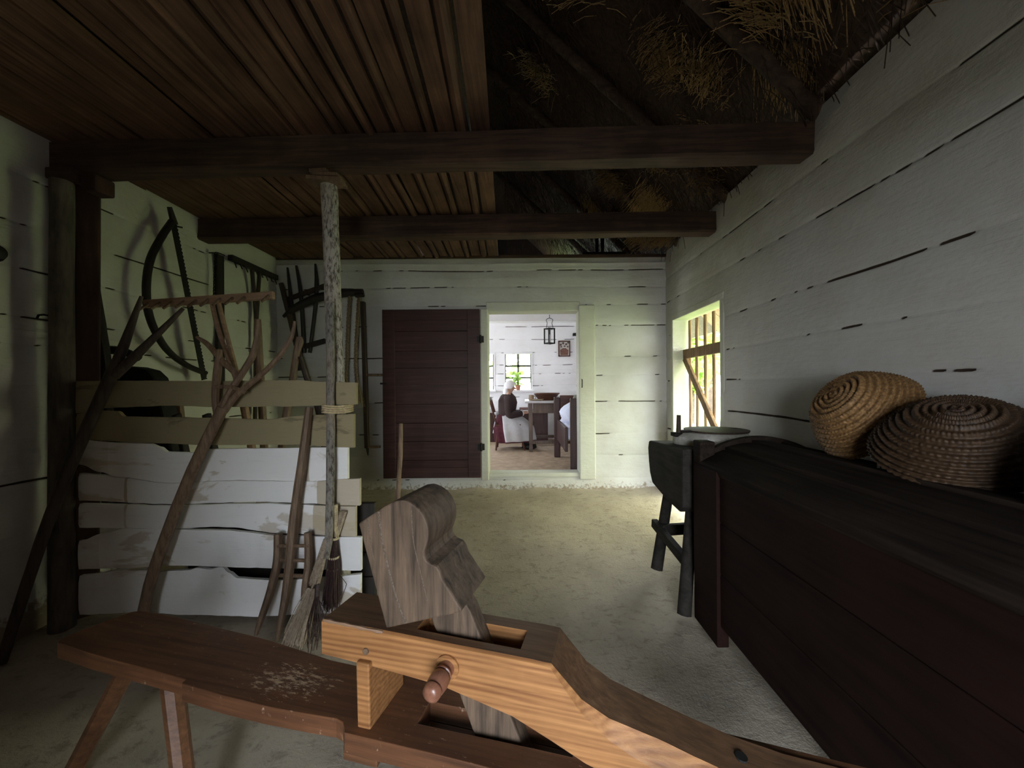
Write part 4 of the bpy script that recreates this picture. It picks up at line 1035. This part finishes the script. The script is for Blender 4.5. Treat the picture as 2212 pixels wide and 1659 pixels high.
def mk_glass():
    m, nt, b = mat_new('clear_glass'); nt.nodes.remove(b)
    o = [n for n in nt.nodes if n.type == 'OUTPUT_MATERIAL'][0]
    tr = nd(nt, 'ShaderNodeBsdfTransparent'); gl = nd(nt, 'ShaderNodeBsdfGlossy'); gl.inputs['Roughness'].default_value = .02
    mx = nd(nt, 'ShaderNodeMixShader'); mx.inputs[0].default_value = .06
    nt.links.new(tr.outputs[0], mx.inputs[1]); nt.links.new(gl.outputs[0], mx.inputs[2]); nt.links.new(mx.outputs[0], o.inputs[0]); return m
M['glass'] = mk_glass()
window('window_1', YF, WXA, WXB, WZA, WZB); window('window_2', YF, WX2A, WX2B, WZA, WZB)
M['furn'] = wood('red_brown_furniture', (.06, .022, .014), (.15, .06, .038), 0, 35, 2, .5, .2, .3)
M['furnz'] = wood('table_wood', (.075, .047, .033), (.17, .115, .085), 2, 35, 2, .5, .2, .3)
M['bedpost'] = wood('bed_dark_wood', (.030, .012, .010), (.08, .035, .028), 2, 35, 2, .5, .2, .3)
M['linen'] = plain('blue_white_linen', (.62, .64, .78), .9, .10, 12, .3)
M['cloth_g'] = plain('grey_green_cloth', (.25, .25, .21), .95, .2, 30, .4)
M['tabletop'] = plain('pale_tabletop', (.50, .47, .48), .45, .1, 15)
t = thing('parlour_table', (.62, 6.85, FZ), 'brown parlour table with a pale top and low stretcher beyond the doorway', 'table')
TX0, TX1, TY0, TY1, TZ = .10, 1.25, 6.42, 7.25, 1.125
MB().span((TX0 - .05, TY0 - .06, TZ - .035), (TX1 + .05, TY1 + .05, TZ)).build('tabletop', M['tabletop'], t, bevel=.006)
MB().span((TX0 + .08, TY0 + .01, TZ - .20), (TX1 - .06, TY0 + .035, TZ - .035)).build('apron', M['furnz'], t)
MB().span((TX0 + .01, TY0 + .08, TZ - .20), (TX0 + .035, TY1 - .06, TZ - .035)).build('apron', M['furnz'], t)
MB().span((TX0 + .25, TY0 - .004, TZ - .18), (TX1 - .25, TY0 + .01, TZ - .06)).build('drawer', M['furnz'], t, bevel=.004)
for x in (TX0 + .045, TX1 - .045):
    for y in (TY0 + .045, TY1 - .045):
        MB().lathe([(.042, 0), (.045, .05), (.036, .10), (.043, .16), (.043, TZ - FZ - .035)], (x, y, FZ), (0, 0, 1), 4).build('leg', M['furnz'], t, bevel=.004)
MB().span((TX0 + .05, TY0 + .02, FZ + .13), (TX1 - .05, TY0 + .07, FZ + .18)).build('stretcher', M['furnz'], t)
MB().span((TX0 + .05, TY1 - .07, FZ + .13), (TX1 - .05, TY1 - .02, FZ + .18)).build('stretcher', M['furnz'], t)
m = MB().lathe([(.0, 0), (.13, 0), (.145, .02), (.215, .105), (.23, .11), (.225, .125), (.20, .115), (.13, .02), (0, .02)], (.42, 6.72, TZ), (0, 0, 1), 28)
tag(m.build('wooden_bowl', M['furn'], smooth=True), 'wide dark wooden bowl on the parlour table', 'bowl')
t = thing('mug', (.16, 6.65, TZ), 'small brown pottery mug at the left end of the parlour table', 'mug')
mg = plain('mug_clay', (.28, .19, .12), .4, .2)
MB().lathe([(.0, 0), (.04, 0), (.047, .03), (.042, .08), (.045, .095), (.038, .09), (.04, .03), (0, .012)], (.16, 6.65, TZ), (0, 0, 1), 18).build('cup', mg, t, smooth=True)
MB().tube(smoothpts([(.20, 6.65, TZ + .075), (.235, 6.65, TZ + .06), (.225, 6.65, TZ + .03), (.20, 6.65, TZ + .02)], 4), .006, 6).build('handle', mg, t, smooth=True)
m = MB().lathe([(.0, 0), (.07, 0), (.10, .022), (.095, .028), (0, .01)], (.27, 6.6, TZ), (0, 0, 1), 24)
tag(m.build('plate', plain('plate_clay', (.42, .34, .24), .5, .1), smooth=True), 'shallow clay plate between mug and bowl on the parlour table', 'plate')
# bed
t = thing('bed', (.95, 5.35, FZ), 'dark red-brown wooden bed with a puffy bluish white quilt, seen through the doorway', 'bed')
BX0, BX1, BY0, BY1 = .545, 1.60, 4.78, 5.97
MB().span((.585, BY0 - .02, FZ), (BX1, BY0 + .03, 1.215)).build('footboard', M['bedpost'], t, bevel=.008)
MB().span((.485, BY1 - .05, FZ), (.575, BY1 + .02, 1.20)).build('post', M['bedpost'], t, bevel=.012)
MB().span((.575, BY1 - .03, .75), (BX1, BY1, 1.225)).build('headboard', M['furn'], t, bevel=.008)
MB().span((.525, BY0 + .03, .56), (.56, BY1 - .05, .86)).build('side_rail', M['bedpost'], t, bevel=.006)
MB().span((1.53, BY0 + .03, .56), (1.57, BY1 - .05, .86)).build('side_rail', M['bedpost'], t, bevel=.006)
m = MB().span((.56, BY0 + .03, .70), (1.53, BY1 - .05, .87)); m.build('mattress', M['linen'], t, bevel=.03)
m = MB(); m.blob((1.06, 5.42, .97), (.53, .50, .23), 32, 18, .12, 4, 3); tag(m.build('quilt', M['linen'], smooth=True, angle=180), 'puffy bluish white quilt heaped on the bed', 'quilt')
m = MB(); m.blob((.93, 4.92, 1.19), (.30, .09, .14), 24, 14, .25, 4, 8); tag(m.build('folded_coat', M['cloth_g'], smooth=True, angle=180), 'grey-green bundle of cloth draped over the bed end', 'cloth')
# bench under the far window
t = thing('wall_bench', (-.7, 7.7, FZ), 'low chest bench with a pale top under the far windows', 'bench')
MB().span((-2.6, 7.55, .86), (.55, 7.95, .905)).build('seat', M['tabletop'], t, bevel=.006)
MB().span((-2.55, 7.60, FZ), (.50, 7.93, .86)).build('front', M['bedpost'], t)
tag(MB().span((-.05, 7.62, .905), (.18, 7.82, .95)).build('folded_cloth', plain('plum_cloth', (.16, .09, .08), .9), bevel=.01), 'dark folded cloth on the bench behind the woman', 'cloth')
# lantern
t = thing('lantern', P(1187, 742, 6.42), 'dark framed glass lantern hanging from the parlour ceiling beam', 'lantern')
a = P(1187, 743, 6.42); zt = P(1187, 709, 6.42).z; w_ = .058; cxl, cyl = a.x, a.y
rot = Matrix.Rotation(math.radians(35), 3, 'Z')
for z in (a.z + .01, zt - .01): MB().box((cxl, cyl, z), (w_ * 2.05, w_ * 2.05, .02), rot).build('plate', M['black'], t, bevel=.003)
for sx in (-1, 1):
    for sy in (-1, 1):
        c = rot @ Vector((sx * w_, sy * w_, 0)); MB().tube([(cxl + c.x, cyl + c.y, a.z), (cxl + c.x, cyl + c.y, zt)], .012, 4).build('corner_bar', M['black'], t)
g = MB()
for k in range(4):
    r2 = rot @ Matrix.Rotation(k * PI / 2, 3, 'Z'); g.box(Vector((cxl, cyl, (a.z + zt) / 2)) + r2 @ Vector((w_ * .95, 0, 0)), (.003, w_ * 1.8, zt - a.z - .04), r2)
g.build('glass', M['glass'], t)
MB().lathe([(0, 0), (.012, 0), (.012, .13), (0, .14)], (cxl, cyl, a.z + .02), (0, 0, 1), 10).build('candle', plain('wax', (.7, .67, .58), .5, .05), t)
MB().tube(smoothpts([P(1180, 708, 6.42), P(1182, 698, 6.42), P(1180, 691, 6.42), P(1187, 687, 6.42), P(1194, 691, 6.42), P(1192, 698, 6.42), P(1195, 708, 6.42)], 5), .005, 6).build('loop_handle', M['black'], t)
MB().tube([P(1187, 687, 6.42), P(1187, 680, 6.45)], .005, 6).build('hook', M['black'], t)
# picture
t = thing('framed_picture', P(1219, 771, 7.96), 'small dark-framed print of flowers in a vase on the far parlour wall', 'picture')
a, b = P(1206, 736, 7.955), P(1232, 770, 7.955)
x0, x1, z0, z1 = a.x, b.x, b.z, a.z
MB().span((x0, 7.955, z0), (x0 + .022, 7.985, z1)).span((x1 - .022, 7.955, z0), (x1, 7.985, z1)).span((x0, 7.955, z0), (x1, 7.985, z0 + .022)).span((x0, 7.955, z1 - .022), (x1, 7.985, z1)).build('frame', M['furn'], t)
MB().span((x0 + .02, 7.972, z0 + .02), (x1 - .02, 7.98, z1 - .02)).build('print', plain('print_paper', (.50, .46, .42), .8, .1, 40), t)
cx_, cz_ = (x0 + x1) / 2, z0
ink = MB().prism([(cx_ - .075, cz_ + .03), (cx_ + .075, cz_ + .03), (cx_ + .085, cz_ + .13), (cx_ + .03, cz_ + .17), (cx_ - .03, cz_ + .17), (cx_ - .085, cz_ + .13)], lambda p, k: (p[0], 7.9715 - .001 * k, p[1]))
ink.build('vase_motif', plain('print_brown', (.18, .09, .07), .9), t)
fl = MB()
for (dx, dz, r) in ((-.07, .24, .022), (-.02, .27, .024), (.04, .25, .022), (.08, .28, .02), (-.06, .20, .016), (.07, .20, .018), (.01, .21, .018)):
    fl.lathe([(0, 0), (r, 0), (r, .001), (0, .001)], (cx_ + dx, 7.971, cz_ + dz), (0, -1, 0), 10)
fl.build('flower_motif', plain('print_dark', (.10, .08, .07), .9), t)
a = P(1243, 722, 7.9); tag(MB().box(a + Vector((0, .04, 0)), (.09, .12, .05)).build('wall_bracket', M['black'], bevel=.006), 'small black bracket on the far wall right of the lantern', 'bracket')
m = MB(); c = P(1247, 838, 5.96); m.blob(c + Vector((.06, 0, .08)), (.07, .05, .16), 16, 10, .2, 5, 2); tag(m.build('hanging_hat', M['black'], smooth=True), 'dark pointed cloth shape on the bed head at the door edge', 'cloth')
# pot plant on the window sill
t = thing('potted_geranium', (-.075, YF - .06, WZA - .01), 'bright green potted plant on the parlour window sill', 'plant')
pc = Vector((-.075, YF - .06, WZA - .012))
MB().lathe([(0, 0), (.038, 0), (.055, .09), (.06, .09), (.06, .105), (.05, .105), (.045, .09), (0, .085)], pc, (0, 0, 1), 18).build('pot', plain('terracotta', (.36, .15, .09), .8, .15), t, smooth=True, angle=50)
lf = mat_new('leaf_green'); lb = lf[2]; lb.inputs['Base Color'].default_value = (.20, .33, .08, 1); lb.inputs['Roughness'].default_value = .5; lb.inputs['Transmission Weight'].default_value = 0
M['leaf'] = lf[0]
nt = lf[1]; trn = nd(nt, 'ShaderNodeBsdfTranslucent'); trn.inputs[0].default_value = (.42, .54, .14, 1); mx = nd(nt, 'ShaderNodeMixShader'); mx.inputs[0].default_value = .5
o_ = [n for n in nt.nodes if n.type == 'OUTPUT_MATERIAL'][0]; nt.links.new(lb.outputs[0], mx.inputs[1]); nt.links.new(trn.outputs[0], mx.inputs[2]); nt.links.new(mx.outputs[0], o_.inputs[0])
rnd = random.Random(6); lv = MB(); st = MB()
for k in range(34):
    an = rnd.uniform(0, 2 * PI); rr = rnd.uniform(.02, .13); z = rnd.uniform(.10, .36)
    p = pc + Vector((math.cos(an) * rr - .03, math.sin(an) * rr * .5, z)); n_ = Vector((rnd.gauss(0, .6), rnd.gauss(-.5, .5), rnd.uniform(.2, 1))).normalized()
    r = rnd.uniform(.028, .052); x = n_.orthogonal().normalized(); y = n_.cross(x); b0 = len(lv.v)
    lv.v.append(p + n_ * -.006)
    for q in range(9): a_ = 2 * PI * q / 9; lv.v.append(p + (x * math.cos(a_) + y * math.sin(a_)) * r * (1 + .15 * math.cos(3 * a_)))
    lv.f += [(b0, b0 + 1 + q, b0 + 1 + (q + 1) % 9) for q in range(9)]
    st.tube([pc + Vector((0, 0, .09)), pc.lerp(p, .6) + Vector((0, 0, .03)), p], .003, 4)
lv.build('leaves', M['leaf'], t, recalc=False); st.build('stem', M['leaf'], t)

# ---------------------------------------------------------------- seated woman and her chair
YWm = 6.80
def Q(px, py, dy=0.): return P(px, py, YWm + dy)
ct = thing('spindle_chair', (-.33, YWm, FZ), 'wooden chair under the woman in the headscarf', 'chair')
SZ = FZ + .44
MB().span((-.46, YWm - .20, SZ - .035), (-.02, YWm + .20, SZ)).build('seat', M['furn'], ct, bevel=.012)
for (dx, dy, ex, ey) in ((-.40, -.15, -.44, -.19), (-.40, .15, -.44, .19), (-.08, -.15, .045, -.20), (-.08, .15, .04, .19)):
    MB().tube([(dx, YWm + dy, SZ - .02), (ex, YWm + ey, FZ)], [.02, .016], 8).build('leg', M['furn'], ct, smooth=True)
for dy in (-.17, 0, .17): MB().tube([(-.43, YWm + dy, SZ), (-.545, YWm + dy, SZ + .42)], [.014, .017], 8).build('spindle', M['furn'], ct, smooth=True)
MB().bar((-.545, YWm - .21, SZ + .43), (-.545, YWm + .21, SZ + .43), .03, .07).build('back_rail', M['furn'], ct, bevel=.01)
pt = thing('person', (-.2, YWm, FZ), 'seated woman in a white headscarf, dark jacket, wine skirt and pale apron facing the table', 'person')
skin = plain('skin', (.52, .30, .22), .6, .06, 30, .05)
def skinmesh(name, nodes, edges, mat, parent, sub=2):
    me = bpy.data.meshes.new(name); Mi = WM[parent.name].inverted()
    me.from_pydata([Mi @ Vector(n[0]) for n in nodes], edges, []); o = bpy.data.objects.new(name, me); COL.objects.link(o); o.parent = parent; WM[o.name] = WM[parent.name]
    me.materials.append(mat); md = o.modifiers.new('skin', 'SKIN'); md.use_smooth_shade = True
    for i, n in enumerate(nodes):
        sv = me.skin_vertices[0].data[i]; r = n[1]; sv.radius = (r, r) if not hasattr(r, '__len__') else r; sv.use_root = (i == 0)
    s = o.modifiers.new('sub', 'SUBSURF'); s.levels = sub; s.render_levels = sub
    return o
hip = Vector((-.27, YWm, SZ + .10)); chest_ = Vector((-.24, YWm, SZ + .40)); neck = Vector((-.215, YWm, SZ + .55)); head = Vector((-.185, YWm, 1.345)); crown = Vector((-.20, YWm, 1.40))
N = [(hip, .105), (Vector((-.27, YWm, SZ + .25)), .115), (chest_, .125), (neck, .045), (head + Vector((0, 0, -.045)), .060), (head + Vector((-.008, 0, .03)), .078), (crown, .05),
     (head + Vector((.055, 0, -.012)), .02), (head + Vector((.090, 0, -.016)), .012)]
E = [(0, 1), (1, 2), (2, 3), (3, 4), (4, 5), (5, 6), (4, 7), (7, 8)]
def chain(start, pts):
    i = start
    for p, r in pts: N.append((Vector(p), r)); E.append((i, len(N) - 1)); i = len(N) - 1
    return i
for sg in (-1, 1):
    k = chain(2, [((-.235, YWm + sg * .16, SZ + .44), .045), ((-.21, YWm + sg * .20, SZ + .17), .036), ((-.03, YWm + sg * .14, SZ + .17), .030), ((.035, YWm + sg * .10, SZ + .185), .026)])
    pk = chain(k, [((.075, YWm + sg * .085, SZ + .185), (.024, .018))])
    for f in range(4):
        o2 = .018 * (f - 1.5)
        chain(pk, [((.11, YWm + sg * .08 + o2, SZ + .184), .0085), ((.135, YWm + sg * .072 + o2, SZ + .174), .0078), ((.148 - abs(f - 1.5) * .006, YWm + sg * .066 + o2, SZ + .158), .007)])
    chain(k, [((.062, YWm + sg * .055, SZ + .20), .009), ((.092, YWm + sg * .04, SZ + .198), .008)])
    chain(0, [((-.23, YWm + sg * .09, SZ + .05), .07), ((.03, YWm + sg * .10, SZ + .01), .055), ((.03, YWm + sg * .10, FZ + .22), .055), ((.03, YWm + sg * .10, FZ + .07), .036), ((.14, YWm + sg * .11, FZ + .035), .03)])
skinmesh('body', N, E, skin, pt)
for sg in (-1, 1):
    MB().blob(head + Vector((.068, sg * .030, .012)), (.009, .011, .008), 8, 6).build('eye', plain('eye_dark', (.05, .035, .03), .3), pt, smooth=True)
MB().blob(head + Vector((.064, 0, -.052)), (.012, .024, .006), 10, 6).build('mouth', plain('lips', (.42, .16, .13), .6), pt, smooth=True)
scarf = plain('white_scarf', (.72, .68, .70), .9, .06, 30, .3)
m = MB()
def scf(a, b):
    th = PI * (.0 + .62 * b); ph = 2 * PI * a
    fr = math.cos(ph)            # +1 front
    cut = .0 if fr < .2 else (fr - .2) * .55
    th *= 1 - cut * (b)
    d = Vector((math.sin(th) * math.cos(ph), math.sin(th) * math.sin(ph), math.cos(th)))
    k = 1 + .05 * nz(a * 12, b * 5)
    return head + Vector((-.018, 0, .02)) + Vector((d.x * .106, d.y * .098, d.z * .105)) * k
m.grid(scf, 32, 16)
m.blob(head + Vector((-.085, -.01, -.10)), (.055, .075, .13), 14, 10, .15, 4, 2)
m.build('headscarf', scarf, pt, smooth=True, angle=180)
m = MB(); m.lathe([(.165, 0), (.145, .10), (.158, .22), (.165, .32), (.13, .41), (.06, .47), (.05, .475)], (-.275, YWm, SZ + .06), (.10, 0, 1), 24); m.build('jacket', plain('dark_jacket', (.045, .028, .026), .9, .2, 40), pt, smooth=True, angle=180)
jk = plain('dark_sleeve', (.045, .028, .028), .9, .2, 40)
for sg in (-1, 1):
    m = MB(); m.tube(smoothpts([(-.235, YWm + sg * .12, SZ + .46), (-.232, YWm + sg * .185, SZ + .36), (-.215, YWm + sg * .205, SZ + .17), (-.10, YWm + sg * .18, SZ + .165), (-.01, YWm + sg * .125, SZ + .175)], 5), [.072, .052], 12); m.build('sleeve', jk, pt, smooth=True)
    m = MB(); m.lathe([(.044, -.012), (.047, -.012), (.047, .012), (.044, .012)], (-.0, YWm + sg * .122, SZ + .177), (.09, -sg * .05, .01), 14, True); m.build('cuff', scarf, pt, smooth=True)
skirt_m = plain('wine_skirt', (.07, .014, .022), .95, .25, 25)
def skirt(a, b):
    # a: around, b: waist (0) to hem (1); sitting: sweeps over the knees then down
    ph = 2 * PI * a; c, s = math.cos(ph), math.sin(ph)
    f = max(0, c)
    z = SZ + .15 + (FZ + .13 - SZ - .15) * b
    bx = -.30 + .07 * b; rx = .14 + .10 * min(1, b * 2) + f * .19 * math.sin(min(1, b * 1.9) * PI / 2); ry = .14 + .14 * min(1, b * 1.8)
    fold = 1 + .05 * math.sin(ph * 11 + 1) * b
    zz_ = z + .05 * f * max(0, 1 - b * 1.4)
    return (bx + c * rx * fold, YWm + s * ry * fold, zz_)
MB().grid(skirt, 64, 20).build('skirt', skirt_m, pt, smooth=True, angle=180)
apr = plain('apron_cloth', (.55, .54, .55), .95, .08, 20, .3)
def apron(a, b):
    aa = -.275 + .55 * a
    p = Vector(skirt(aa, .02 + b * .93)); c = Vector((-.25, YWm, p.z)); d = (p - c); d.z = 0
    return p + d.normalized() * (.034 + .006 * math.sin(a * 40) * b)
o = MB().grid(apron, 40, 18).build('apron', apr, pt, smooth=True, angle=180); o.modifiers.new('t', 'SOLIDIFY').thickness = .004
m = MB(); m.blob((-.44, YWm - .03, SZ + .17), (.05, .06, .03), 12, 8, .1); m.tube([(-.43, YWm - .05, SZ + .16), (-.47, YWm - .08, SZ - .02), (-.49, YWm - .09, SZ - .16)], [.022, .03], 8, .4); m.build('apron_bow', apr, pt, smooth=True)
shoe = plain('black_shoe', (.015, .013, .013), .5, .2)
for sg in (-1, 1):
    m = MB(); m.blob((.12, YWm + sg * .11, FZ + .045), (.13, .05, .046), 16, 10); m.tube([(.055, YWm + sg * .10, FZ + .05), (.065, YWm + sg * .10, FZ + .25)], [.05, .058], 12); m.build('boot', shoe, pt, smooth=True, angle=180)

# ---------------------------------------------------------------- outdoors
def mk_grass():
    m, nt, b = mat_new('meadow_grass'); n = noise_t(nt, coords(nt, (1, 1, 1)), 1.2, 8, .7)
    nt.links.new(ramp(nt, n, [(.3, (.11, .14, .045)), (.7, (.21, .24, .085))]), b.inputs['Base Color']); b.inputs['Roughness'].default_value = .95; return m
M['grass'] = mk_grass()
m = MB().grid(lambda a, b: (XR + .25 + 45 * a, -14 + 60 * b, -.03 + .06 * nz(a * 20, b * 25)), 60, 80)
tag(m.build('meadow_grass', M['grass'], smooth=True), 'sunlit green meadow outside the lattice gate', 'grass', kind='stuff')
m = MB().grid(lambda a, b: (-30 + 60 * a, YF + .35 + 30 * b, .1), 4, 4); tag(m.build('garden_grass', M['grass']), 'garden grass outside the far parlour windows', 'grass', kind='stuff')
m = MB().grid(lambda a, b: (-20 + 21.8 * a, YR - .2 - 14 * b, -.04), 4, 4); struct(m.build('yard_ground', plain('yard_earth', (.10, .088, .072), .95, .2, 30)))
struct(MB().span((.98, YR - 1.9, -.05), (1.12, YR - .05, 2.45)).build('wall_added_blocker', M['toold']))  # unseen wall added outside the rear doorway to block slanting daylight
def tree(x, y, h, r, label, seed, fac=1.):
    t = thing('tree', (x, y, 0), label, 'tree'); rnd = random.Random(seed)
    MB().tube([(x, y, -.1), (x + .1, y, h * .3), (x, y, h * .7)], [.18, .08], 8).build('trunk', M['rafter'], t, smooth=True)
    m = MB()
    for k in range(int(1500 * fac)):
        d = Vector((rnd.gauss(0, 1), rnd.gauss(0, 1), rnd.gauss(0, 1))).normalized(); q = rnd.uniform(.55, 1.05) * (1 + .25 * nz(d.x * 2 + seed, d.y * 2, d.z * 2))
        p = Vector((x, y, h * .62)) + Vector((d.x * r * q, d.y * r * q, d.z * h * .38 * q)); nn = Vector((rnd.gauss(0, 1), rnd.gauss(0, 1), rnd.gauss(0, 1) + .6)).normalized()
        a = nn.orthogonal().normalized() * rnd.uniform(.09, .2); b = nn.cross(a); b0 = len(m.v); m.v += [p - a, p + b * .6, p + a, p - b * .6]; m.f.append((b0, b0 + 1, b0 + 2, b0 + 3))
    m.build('crown', M['leaf'], t, recalc=False, weld=False)
tree(8.3, 17.4, 6.5, 1.9, 'leafy tree in the meadow seen through the middle slats of the gate', 1)
tree(11.3, 23.6, 8, 2.6, 'tall leafy tree at the right edge of the gate opening', 2)
tree(5.5, 13.0, 4.4, 1.0, 'smaller leafy tree behind the left slats of the gate', 3)
tree(-.75, 12.6, 4.6, 2.3, 'leafy garden tree added outside the far parlour windows to dim the panes', 4, .4)  # added to cut the glare behind the window muntins
# ---------------------------------------------------------------- light
w = bpy.data.worlds.new('sky'); SC.world = w; w.use_nodes = True
nt = w.node_tree; nt.nodes.clear(); bg = nt.nodes.new('ShaderNodeBackground'); ow = nt.nodes.new('ShaderNodeOutputWorld')
tc = nt.nodes.new('ShaderNodeTexCoord'); sp = nt.nodes.new('ShaderNodeSeparateXYZ'); nt.links.new(tc.outputs['Generated'], sp.inputs[0])
r = ramp(nt, sp.outputs[2], [(.0, SKY_H), (.55, SKY_Z)])
side = nd(nt, 'ShaderNodeMapRange'); nt.links.new(sp.outputs[0], side.inputs[0]); side.inputs[1].default_value = .35; side.inputs[2].default_value = .85
r = mix(nt, side.outputs[0], r, SKY_G)
nt.links.new(r, bg.inputs[0]); bg.inputs[1].default_value = SKY_S; nt.links.new(bg.outputs[0], ow.inputs[0])
sun = bpy.data.lights.new('sun', 'SUN'); sun.energy = SUN_E; sun.angle = .009; sun.color = (1, .95, .86)
so = bpy.data.objects.new('sun', sun); COL.objects.link(so); so.rotation_euler = Vector(SUN_D).to_track_quat('-Z', 'Y').to_euler()
def portal(name, c, sx, sy, direction):
    l = bpy.data.lights.new(name, 'AREA'); l.shape = 'RECTANGLE'; l.size = sx; l.size_y = sy; l.cycles.is_portal = True
    o = bpy.data.objects.new(name, l); COL.objects.link(o); o.location = c; o.rotation_euler = Vector(direction).to_track_quat('-Z', 'Z' if abs(direction[2]) < .5 else 'Y').to_euler()
portal('portal_gate', (XR + .16, (LY0 + LY1) / 2, (LZ0 + LZ1) / 2), LY1 - LY0, LZ1 - LZ0, (-1, 0, 0))
portal('portal_rear_door', ((RDX0 + RDX1) / 2, YR - .02, RDZ1 / 2), RDX1 - RDX0, RDZ1, (0, 1, 0))
portal('portal_window_near', ((WXA + WXB) / 2, YF + .1, (WZA + WZB) / 2), WXB - WXA, WZB - WZA, (0, -1, 0))
portal('portal_window_left', ((WX2A + WX2B) / 2, YF + .1, (WZA + WZB) / 2), WX2B - WX2A, WZB - WZA, (0, -1, 0))
portal('portal_loft', ((HX0 + HX1) / 2, YF + .2, (HZ0 + HZ1) / 2), HX1 - HX0, HZ1 - HZ0, (0, -1, 0))
for a, b, c, d in PLW: portal('portal_parlour', (XL - .05, (a + b) / 2, (c + d) / 2), b - a, d - c, (1, 0, 0))
# ---------------------------------------------------------------- camera and output look
cam = bpy.data.cameras.new('camera'); co = bpy.data.objects.new('camera', cam); COL.objects.link(co)
cam.sensor_width = 36; cam.sensor_fit = 'HORIZONTAL'; cam.lens = F / W * 36
cam.shift_x = -(CX - W / 2) / W; cam.shift_y = (CY - H / 2) / W
co.location = (0, 0, CAMZ); co.rotation_euler = (Matrix.Rotation(PI / 2, 3, 'X') @ Matrix.Rotation(-ROLL, 3, 'Z')).to_euler(); cam.clip_start = .02
SC.camera = co
vs = SC.view_settings; vs.view_transform = 'Standard'; vs.look = 'None'; vs.gamma = 1; vs.use_curve_mapping = False; vs.exposure = EXPO
cy = SC.cycles; cy.use_denoising = True; cy.max_bounces = 10; cy.diffuse_bounces = 7; cy.glossy_bounces = 3; cy.transparent_max_bounces = 12; cy.sample_clamp_indirect = 12; cy.caustics_reflective = False; cy.caustics_refractive = False
